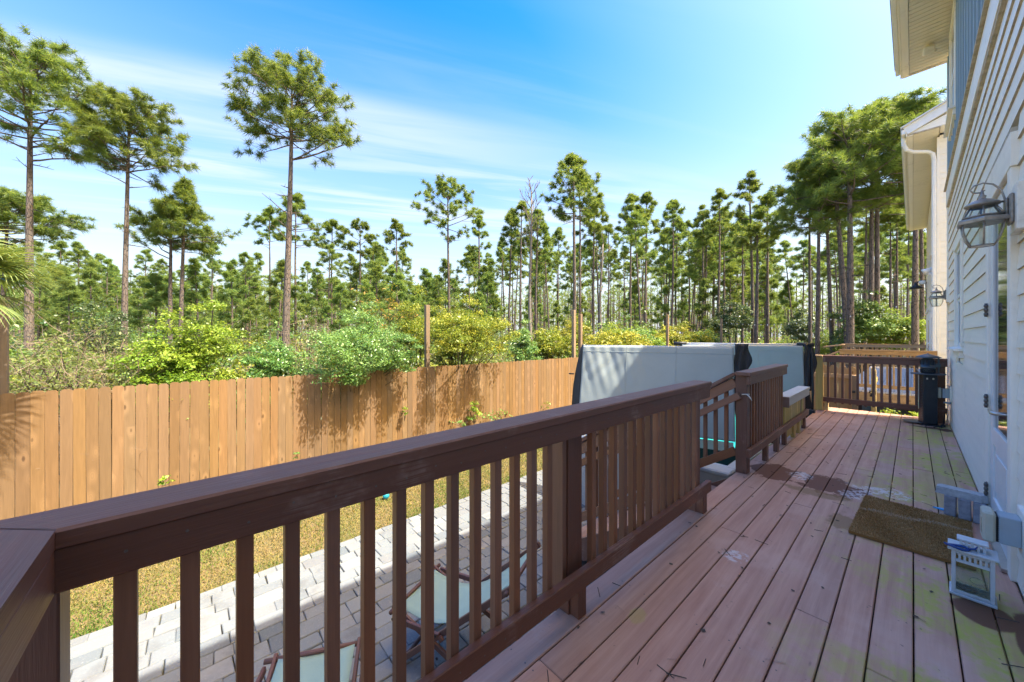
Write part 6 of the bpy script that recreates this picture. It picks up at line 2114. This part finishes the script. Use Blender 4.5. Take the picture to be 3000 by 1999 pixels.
V, TT = needle_tufts(rgw, CC, AA, SS, 12, 0.06, np.clip(0.5 + rgw.normal(0, 0.15, len(CC)), 0, 1))
o = link('crowns', array_mesh('crowns', V, 3, M['needle_far'], TT), fw); tag(o, kind='stuff')
tag(fw, kind='stuff')


# ---- shrubs
def leaves(rg, C, RAD, n, size, tint, up=0.55, aspect=0.45):
    """n leaves round each clump centre, diamond quads"""
    N = len(C) * n
    Cn = np.repeat(C, n, 0); Rn = np.repeat(RAD, n)
    d = unit(rg.normal(size=(N, 3)))
    d[:, 2] = np.abs(d[:, 2]) * 0.85 + d[:, 2] * 0.15
    rr = Rn * rg.random(N) ** 0.45
    P = Cn + d * rr[:, None]
    nrm = unit(d * 0.6 + np.array([0, 0, up]) + rg.normal(0, 0.45, (N, 3)))
    ax = unit(np.cross(nrm, rg.normal(size=(N, 3))))
    sd = np.cross(nrm, ax)
    L = size * np.exp(rg.normal(0, 0.32, N))
    a = P - ax * L[:, None] * 0.5
    b = P + sd * (L * aspect * 0.5)[:, None] + nrm * (L * 0.08)[:, None]
    c = P + ax * L[:, None] * 0.5
    e = P - sd * (L * aspect * 0.5)[:, None] + nrm * (L * 0.08)[:, None]
    V = np.stack([a, b, c, e], 1).reshape(-1, 3)
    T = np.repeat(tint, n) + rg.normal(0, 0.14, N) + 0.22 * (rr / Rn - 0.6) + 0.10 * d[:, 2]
    return V, np.repeat(np.clip(T, 0, 1), 4)


def shrub(label, x, y, rx, ry, h, mat, seed, nc=70, n=75, size=0.07, rc=0.26, lumps=5, extra=(), cat='shrub', name='shrub', stems=7, z0=0.15, twigs=0, group=None, tm=0.45):
    rg = np.random.default_rng(seed)
    r = random.Random(seed)
    root = thing(name, label, cat, (x, y, 0), group)
    # lumpy volume: several ellipsoids
    C = []
    L = [(r.uniform(-.5, .5), r.uniform(-.5, .5), r.uniform(0.35, 0.68), r.uniform(0.42, 0.62)) for _ in range(lumps)] + [(0, 0, 0.62, 0.5)]
    for k in range(nc):
        lx, ly, lz, ls = L[k % len(L)]
        d = unit(rg.normal(size=3))
        d[2] = abs(d[2]) * 0.8 + 0.2 * d[2]
        q = rg.uniform(0.55, 1.0)
        px, py = (lx + d[0] * ls * q) * rx, (ly + d[1] * ls * q) * ry
        pz = (lz + d[2] * 0.40 * q) * h
        pz = max(z0 + 0.1, min(h, pz))
        C.append((px, py, pz))
    for e in extra:
        C.append((e[0] - x, e[1] - y, e[2]))
    C = np.array(C)
    RAD = rc * rg.uniform(0.6, 1.25, len(C))
    tint = np.clip(tm + rg.normal(0, 0.15, len(C)), 0, 1)
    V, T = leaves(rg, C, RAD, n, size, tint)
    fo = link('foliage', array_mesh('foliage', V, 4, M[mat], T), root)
    tag(fo, kind='stuff')
    b = MB()
    for k in range(stems):
        c = C[rg.integers(len(C))]
        a = r.uniform(0, 6.28)
        p0 = Vector((0.12 * math.cos(a), 0.12 * math.sin(a), 0))
        p1 = Vector((c[0] * 0.45 + r.uniform(-.1, .1), c[1] * 0.45 + r.uniform(-.1, .1), c[2] * 0.55))
        b.tube([p0, p1, Vector(c)], [0.035, 0.022, 0.006], 5, False)
    for c in C[::2]:
        q = Vector((c[0] * 0.5, c[1] * 0.5, max(0.1, c[2] - 0.5)))
        b.tube([q, Vector(c)], [0.011, 0.004], 3, False)
    o = link('stems', b.mesh('stems'), root)
    o.data.materials.append(M['stem'])
    if twigs:
        add_twigs(root, rg, r, rx, ry, h, twigs)
    return root


def add_twigs(root, rg, r, rx, ry, h, n, mat='twig', wv=0.004):
    V = []
    for k in range(n):
        d = unit(rg.normal(size=3)); d[2] = abs(d[2])
        q = rg.random() ** 0.4
        p = np.array([d[0] * rx * q, d[1] * ry * q, 0.15 + d[2] * h * 0.9 * q])
        dr = unit(rg.normal(size=3) + np.array([0, 0, 0.35]))
        Lt = rg.uniform(0.25, 0.7)
        s = unit(np.cross(dr, rg.normal(size=3))) * wv
        c = unit(rg.normal(size=3)) * 0.25
        m = p + dr * Lt * 0.5
        e = m + unit(dr + c) * Lt * 0.5
        V += [p - s, p + s, m + s * 0.8, m - s * 0.8, m - s * 0.8, m + s * 0.8, e + s * 0.3, e - s * 0.3]
        for _ in range(2):
            t0 = m + (e - m) * rg.random()
            e2 = t0 + unit(dr + rg.normal(size=3) * 0.9) * Lt * 0.35
            V += [t0 - s * 0.6, t0 + s * 0.6, e2 + s * 0.2, e2 - s * 0.2]
    o = link('twigs', array_mesh('twigs', np.array(V), 4, M[mat]), root)
    tag(o, kind='stuff')
    return o


def by_fence(u, back):
    """place on the line x = fence - back seen at column u"""
    a = (u - 1500) / F_PX
    X = FX - back
    t = X / (-0.745 + 0.667 * a)
    return X, t * (0.667 + 0.745 * a), t


# grey twiggy thickets at the left
for (u, back, rx, ry, h, seed, lab, lm) in (
        (60, 1.5, 1.2, 1.3, 2.65, 41, 'leftmost grey twiggy thicket beside the palm, dusted with pale leaves', 'leaf_pale'),
        (215, 1.8, 1.4, 1.3, 3.0, 42, 'tangled grey bush with sparse leaves left of the yellow-green bush', 'leaf_pale'),
        (330, 1.3, 1.1, 1.1, 2.6, 43, 'dry pinkish-grey tangle touching the yellow-green bush', 'leaf_pale')):
    x, y, t = by_fence(u, back)
    s = shrub(lab, x, y, rx, ry, h, lm, seed, 80, 26, 0.055, 0.34, 4, stems=9, twigs=950, cat='thicket', name='thicket')
x, y, t = by_fence(905, 4.4)
shrub('bare pinkish twig dome behind the green bushes beside the tall lone pine', x, y, 1.15, 1.15, 3.75, 'leaf_pale', 44, 20, 14, 0.05, 0.3, 4, stems=9, twigs=1200, cat='thicket', name='thicket')
x, y, t = by_fence(1575, 3.5)
shrub('small dry twig clump among the olive bushes left of the tall posts', x, y, 0.8, 0.8, 3.3, 'leaf_pale', 45, 14, 14, 0.05, 0.3, 3, stems=6, twigs=500, cat='thicket', name='thicket')

# leafy bushes
x, y, t = by_fence(470, 1.1)
shrub('bright lime bush close behind the fence, low left half of the lime pair', x, y, 1.0, 1.0, 2.65, 'leaf_yellow', 51, 95, 150, 0.056, 0.25, 5)
x, y, t = by_fence(612, 1.7)
shrub('taller bright yellow-green bush with a pointed top above the fence', x, y, 1.15, 1.35, 3.35, 'leaf_yellow', 52, 125, 150, 0.056, 0.26, 6, tm=0.6)
x, y, t = by_fence(800, 1.2)
shrub('dark green bush between the lime bush and the overhanging green bush', x, y, 0.85, 0.9, 2.75, 'leaf_green', 53, 90, 140, 0.052, 0.24, 5, tm=0.3)
er = random.Random(6)
ov = []
for k in range(64):
    f = er.random()
    ov.append((FX + er.uniform(0.02, 1.05) * (0.5 + 0.5 * f), 1.95 + 2.5 * er.random(), 1.75 + er.uniform(0.0, 0.9)))
for k in range(14):
    ov.append((FX + er.uniform(0.1, 0.5), 2.2 + 0.85 * er.random(), 1.5 + er.uniform(0.0, 0.4)))
x, y, t = by_fence(1040, 1.0)
shrub('big fresh green bush spilling over the fence top', x, y, 1.35, 1.75, 3.2, 'leaf_green', 54, 175, 150, 0.050, 0.26, 7, extra=ov, tm=0.55, stems=12)
x, y, t = by_fence(1060, 2.6)
shrub('high green bush top behind the one spilling over the fence', x, y, 1.2, 1.3, 3.85, 'leaf_green', 55, 105, 140, 0.054, 0.27, 5, tm=0.5)
x, y, t = by_fence(1135, 3.4)
shrub('thin sapling with orange-tinged young leaves behind the green bushes', x, y, 1.5, 1.5, 4.6, 'leaf_orange', 56, 70, 22, 0.085, 0.34, 4, stems=8, twigs=120, cat='sapling', name='sapling', z0=2.2)
ov = []
for k in range(46):
    ov.append((FX + er.uniform(0.1, 1.15), 5.15 + 2.7 * er.random(), 2.15 + er.uniform(0.0, 0.95)))
x, y, t = by_fence(1345, 1.3)
shrub('large olive-gold bush right of the tall weathered post', x, y, 1.5, 2.0, 3.85, 'leaf_olive', 57, 215, 140, 0.056, 0.28, 8, extra=ov, stems=14)
x, y, t = by_fence(1225, 2.2)
shrub('upright olive bush left of the tall weathered post reaching highest', x, y, 1.0, 1.0, 4.35, 'leaf_olive', 58, 95, 110, 0.058, 0.28, 5, tm=0.35)
x, y, t = by_fence(1520, 1.5)
shrub('small round bluish-green bush before the olive hedge', x, y, 0.75, 0.85, 3.25, 'leaf_green', 59, 70, 80, 0.07, 0.24, 4, tm=0.6)
x, y, t = by_fence(1555, 0.7)
shrub('lowest green bush peeping just over the fence', x, y, 0.6, 0.8, 2.35, 'leaf_green', 60, 45, 80, 0.07, 0.24, 3)
for (u, back, rx, ry, h, seed, lab) in ((1610, 1.6, 1.3, 1.6, 3.15, 61, 'olive-gold bush left of the two close posts'), (1675, 2.4, 1.4, 1.6, 3.7, 62, 'yellow-tipped bush behind the two close posts')):
    x, y, t = by_fence(u, back)
    shrub(lab, x, y, rx, ry, h, 'leaf_olive', seed, 110, 75, 0.09, 0.3, 5, tm=0.55)
# dark evergreens standing farther back
for (u, t, rx, h, seed, lab) in ((285, 17.5, 1.35, 4.75, 71, 'dark evergreen bush in front of the young pines at the left'),
                                 (2150, 30, 2.0, 5.6, 72, 'dark leafy bush under the pines behind the farthest tall post'),
                                 (2105, 33, 1.5, 4.8, 73, 'smaller dark bush left of the one under the pines'),
                                 (2355, 27, 1.7, 4.6, 74, 'dark green bush left of the glossy bush by the trunks')):
    x, y = spot(u, t)
    shrub(lab, x, y, rx, rx, h, 'leaf_dark', seed, 90, 80, 0.13 if t > 20 else 0.085, 0.42, 5, tm=0.5)
x, y = spot(2535, 21.5)
shrub('large glossy green bush beyond the far fence in front of the thick trunks', x, y, 2.05, 2.05, 5.35, 'leaf_green', 81, 230, 80, 0.12, 0.40, 7, tm=0.4, stems=14)
x, y = spot(2640, 20.5)
shrub('yellow-green bush between the glossy bush and the neighbouring wall', x, y, 1.35, 1.4, 4.3, 'leaf_yellow', 82, 120, 70, 0.11, 0.36, 5, tm=0.7)
x, y = spot(2425, 24)
shrub('low yellow bush at the foot of the right hand pine clump', x, y, 1.5, 1.5, 3.0, 'leaf_yellow', 83, 70, 70, 0.11, 0.36, 4)
# a low hedge of bushes beyond the spa covers
hr = random.Random(31)
ORD = 'first second third fourth fifth sixth seventh eighth ninth tenth eleventh twelfth last'.split()
for k in range(13):
    u = 1745 + 52 * k
    t = 19.5 + hr.uniform(0, 5)
    x, y = spot(u, t)
    if x > -10.2:
        x = min(x, -10.2 - hr.uniform(0, 1.5))
    tone = ['leaf_olive', 'leaf_yellow', 'leaf_olive', 'leaf_green'][k % 4]
    shrub(ORD[k] + ' bush from the left in the hedge seen over the spa covers', x, y, 1.7, 1.7, hr.uniform(2.9, 3.6), tone, 400 + k, 90, 60, 0.11, 0.36, 4, tm=0.72, group='hedge of bushes beyond the spa covers')

# ---- low thicket over the forest floor, one mass
rg = np.random.default_rng(9)
NC = 11000
u = rg.uniform(-250, 2800, NC)
t = 11.0 + 62 * rg.random(NC) ** 1.9
a = (u - 1500) / F_PX
X = -0.745 * t + 0.667 * a * t
Y = 0.667 * t + 0.745 * a * t
keep = (X < -10.6) | (Y > 37)
u, t, X, Y = u[keep], t[keep], X[keep], Y[keep]
hh = rg.uniform(0.12, 1.0, len(X)) * (1.35 + 0.022 * t) * (0.7 + 0.6 * np.sin(X * 0.5) * np.sin(Y * 0.37) ** 2)
C = np.stack([X, Y, np.maximum(0.12, hh)], 1)
kindv = np.sin(X * 0.31 + 1.0) + np.sin(Y * 0.23) + rg.normal(0, 0.5, len(X))
gc = thing('undergrowth', 'low tangled undergrowth covering the floor of the pine wood', 'undergrowth', (0, 0, 0))
tag(gc, kind='stuff')
for nm, sel, mat in (('olive_growth', kindv > 0.55, 'leaf_olive'), ('green_growth', (kindv <= 0.55) & (kindv > -0.5), 'leaf_green'), ('yellow_growth', kindv <= -0.5, 'leaf_yellow')):
    c = C[sel]
    rad_ = 0.25 + 0.012 * t[sel]
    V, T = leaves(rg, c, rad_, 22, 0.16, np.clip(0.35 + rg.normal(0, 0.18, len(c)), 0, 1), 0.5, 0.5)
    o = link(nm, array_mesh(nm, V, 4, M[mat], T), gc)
    tag(o, kind='stuff')
# taller saplings and brush standing between the trunks
NU = 2600
u = rg.uniform(-100, 2450, NU)
t = rg.uniform(24, 70, NU)
a = (u - 1500) / F_PX
X = -0.745 * t + 0.667 * a * t
Y = 0.667 * t + 0.745 * a * t
pat = np.sin(X * 0.35 + 0.7) * np.sin(Y * 0.29) + rg.normal(0, 0.35, NU)
keep = ((X < -12.5) | (Y > 39)) & (pat > 0.0)
X, Y, t, pat = X[keep], Y[keep], t[keep], pat[keep]
hz = (0.5 + 3.4 * rg.random(len(X)) ** 0.8) * np.clip(0.55 + 0.6 * pat, 0.4, 1.25)
c = np.stack([X, Y, hz], 1)
V, T = leaves(rg, c, 0.45 + 0.010 * t, 26, 0.20, np.clip(0.40 + rg.normal(0, 0.2, len(c)), 0, 1), 0.5, 0.5)
o = link('brush_growth', array_mesh('brush_growth', V, 4, M['leaf_green'], T), gc)
tag(o, kind='stuff')
# dry brush between the bushes
V = []
for k in range(2600):
    uu = rg.uniform(-100, 1750)
    tt = rg.uniform(10.8, 26)
    x, y = spot(uu, tt)
    if x > -9.9:
        continue
    p = np.array([x, y, rg.uniform(0, 1.2)])
    for q in range(3):
        e = p + unit(rg.normal(size=3) + np.array([0, 0, 0.6])) * rg.uniform(0.3, 0.9)
        s = unit(np.cross(e - p, rg.normal(size=3))) * 0.005
        V += [p - s, p + s, e + s * 0.4, e - s * 0.4]
o = link('dry_brush', array_mesh('dry_brush', np.array(V), 4, M['twig']), gc)
tag(o, kind='stuff')

# ---- lawn grass
rg = np.random.default_rng(2)
NG = 190000
gx = rg.uniform(-9.2, -4.90, NG)
gy = rg.uniform(-3.4, 8.2, NG)
# ragged edge towards the pavers
keep = gx < -4.93 + 0.035 * np.sin(gy * 9) + 0.03 * np.sin(gy * 23 + 1)
gx, gy = gx[keep], gy[keep]
NG = len(gx)
pat = np.sin(gx * 1.7 + 0.6) * np.sin(gy * 1.3) + 0.6 * np.sin(gx * 4.1 + gy * 3.3) + 0.5 * np.sin(gy * 6.1 - gx * 2.2)
edgeg = np.clip(1 - (-4.93 - gx) / 0.30, 0, 1) * 0.22 + np.clip(1 - (gx + 9.2) / 0.35, 0, 1) * 0.35
tint = np.clip(0.42 + 0.22 * pat + edgeg + rg.normal(0, 0.24, NG), 0, 1)
hg = rg.uniform(0.010, 0.032, NG) * (1 + 0.6 * tint + 1.0 * edgeg)
an = rg.random(NG) * 6.283
wd = 0.0058
ln = rg.normal(0, 0.020, (NG, 2))
V = np.zeros((NG, 3, 3))
gz = -LAWN_DROP * np.clip((-4.95 - gx) / 4.2, 0, 1) ** 1.2
V[:, 0] = np.stack([gx - np.cos(an) * wd, gy - np.sin(an) * wd, gz], 1)
V[:, 1] = np.stack([gx + np.cos(an) * wd, gy + np.sin(an) * wd, gz], 1)
V[:, 2] = np.stack([gx + ln[:, 0], gy + ln[:, 1], gz + hg], 1)
o = link('lawn_grass', array_mesh('lawn_grass', V.reshape(-1, 3), 3, M['grass'], np.repeat(tint, 3)))
tag(o, 'patchy straw and green lawn grass between the patio and the fence', 'grass', kind='stuff')


# ---- small plants at the fence
def sprig(label, x, y, z, r_, h, mat, seed, n=60, size=0.06, name='weed', cat='weed', group=None):
    rg = np.random.default_rng(seed)
    root = thing(name, label, cat, (x, y, 0), group)
    k = max(3, n // 14)
    C = np.stack([rg.normal(0, r_ * 0.5, k), rg.normal(0, r_ * 0.6, k), z + h * rg.random(k)], 1)
    V, T = leaves(rg, C, np.full(k, r_ * 0.55), 14, size, np.clip(0.6 + rg.normal(0, 0.15, k), 0, 1), 0.5, 0.5)
    o = link('foliage', array_mesh('foliage', V, 4, M[mat], T), root); tag(o, kind='stuff')
    b = MB()
    for c in C:
        b.tube([(0, 0, max(0.0, z - 0.1)), tuple(c)], [0.006, 0.003], 4, False)
    o = link('stem', b.mesh('stem'), root); o.data.materials.append(M['stem'])
    return root


sprig('bright leafy sprig hanging on the fence boards left of the climbing plant', FX + 0.16, 4.25, 0.52, 0.10, 0.28, 'leaf_yellow', 1, 80, 0.06)
sprig('taller climbing plant against the fence foot with big pale leaves', FX + 0.22, 6.5, 0.10, 0.22, 0.55, 'leaf_yellow', 2, 140, 0.09)
sprig('dark stemmed low plant at the left foot of the climbing plant', FX + 0.25, 6.0, 0.02, 0.18, 0.16, 'leaf_green', 3, 70, 0.07)
sprig('low green mat of weeds along the fence foot right of the climbing plant', FX + 0.3, 7.3, 0.02, 0.45, 0.12, 'leaf_green', 4, 160, 0.07)
sprig('small yellow-leaved weed at the fence foot above the railing, far left', FX + 0.25, -0.35, 0.03, 0.12, 0.10, 'leaf_yellow', 5, 60, 0.06)
sprig('pair of tiny yellow weeds at the fence foot near the spa cover', FX + 0.2, 9.6, 0.05, 0.2, 0.16, 'leaf_yellow', 6, 60, 0.07)
sprig('tiny green weed at the fence foot over the middle of the railing', FX + 0.2, 1.75, 0.02, 0.08, 0.12, 'leaf_green', 7, 40, 0.05)
for i, (x, y) in enumerate(((-0.35, 10.1), (-0.05, 10.25), (0.2, 10.0), (0.0, 10.6))):
    sprig('yellow-green weed tuft on the ground beyond the far railing', x, y, 0.1 + 0.75, 0.28, 0.35, 'leaf_yellow', 20 + i, 120, 0.07, 'weed', 'weed', 'weeds beyond the far railing')
sprig('little moss-green weed growing between pavers near the cut off chair', -3.15, 0.42, 0.03, 0.05, 0.10, 'leaf_green', 30, 30, 0.04)

# ---- fan palm at the left edge
pr = random.Random(4)
pc = Vector((-8.10, -2.36, 3.50))
palm = thing('palm', 'fan palm reaching in from the left edge with long split fronds', 'palm tree', (pc.x, pc.y, 0))
b = MB()
b.tube([(pc.x, pc.y, 0), (pc.x + 0.05, pc.y, 1.5), (pc.x, pc.y, 3.15)], [0.17, 0.15, 0.16], 10)
b.build('trunk', M['bark'], palm, True)
for k in range(20):
    az = k * 2.4 + 0.3
    el = pr.uniform(-0.45, 1.1)
    d = Vector((math.cos(az) * math.cos(el), math.sin(az) * math.cos(el), math.sin(el)))
    hub = pc + d * pr.uniform(0.42, 0.62)
    hub.z -= 0.05
    side = d.cross(Vector((0, 0, 1))).normalized()
    upv = side.cross(d)
    V, T = [], []
    nseg = 30
    for q in range(nseg):
        ph_ = -1.45 + 2.9 * q / (nseg - 1) + pr.uniform(-0.03, 0.03)
        sd = (d * math.cos(ph_) + side * math.sin(ph_) + upv * (0.22 * math.cos(ph_ * 2))).normalized()
        L = (0.74 - 0.17 * abs(ph_) / 1.45) * pr.uniform(0.9, 1.08)
        wv = side * math.cos(ph_) - d * math.sin(ph_)
        P, W = [hub], [0.010]
        dd = sd.copy()
        for s in range(5):
            dd = (dd + Vector((0, 0, -0.05 - 0.07 * s))).normalized()
            P.append(P[-1] + dd * L / 5)
            W.append([0.015, 0.013, 0.009, 0.005, 0.001][s])
        tv = pr.uniform(0.2, 0.9)
        for s in range(5):
            V += [P[s] - wv * W[s], P[s] + wv * W[s], P[s + 1] + wv * W[s + 1], P[s + 1] - wv * W[s + 1]]
            T += [min(1, tv + 0.06 * s)] * 4
    V = np.array([list(v) for v in V]) - np.array(WORLD[palm.name])
    link('frond', array_mesh('frond', V, 4, M['palm'], np.array(T)), palm)
    b = MB(); b.tube([pc - Vector((0, 0, 0.15)), pc.lerp(hub, 0.5), hub], [0.022, 0.016, 0.010], 5); b.build('leaf_stalk', M['palm'], palm)
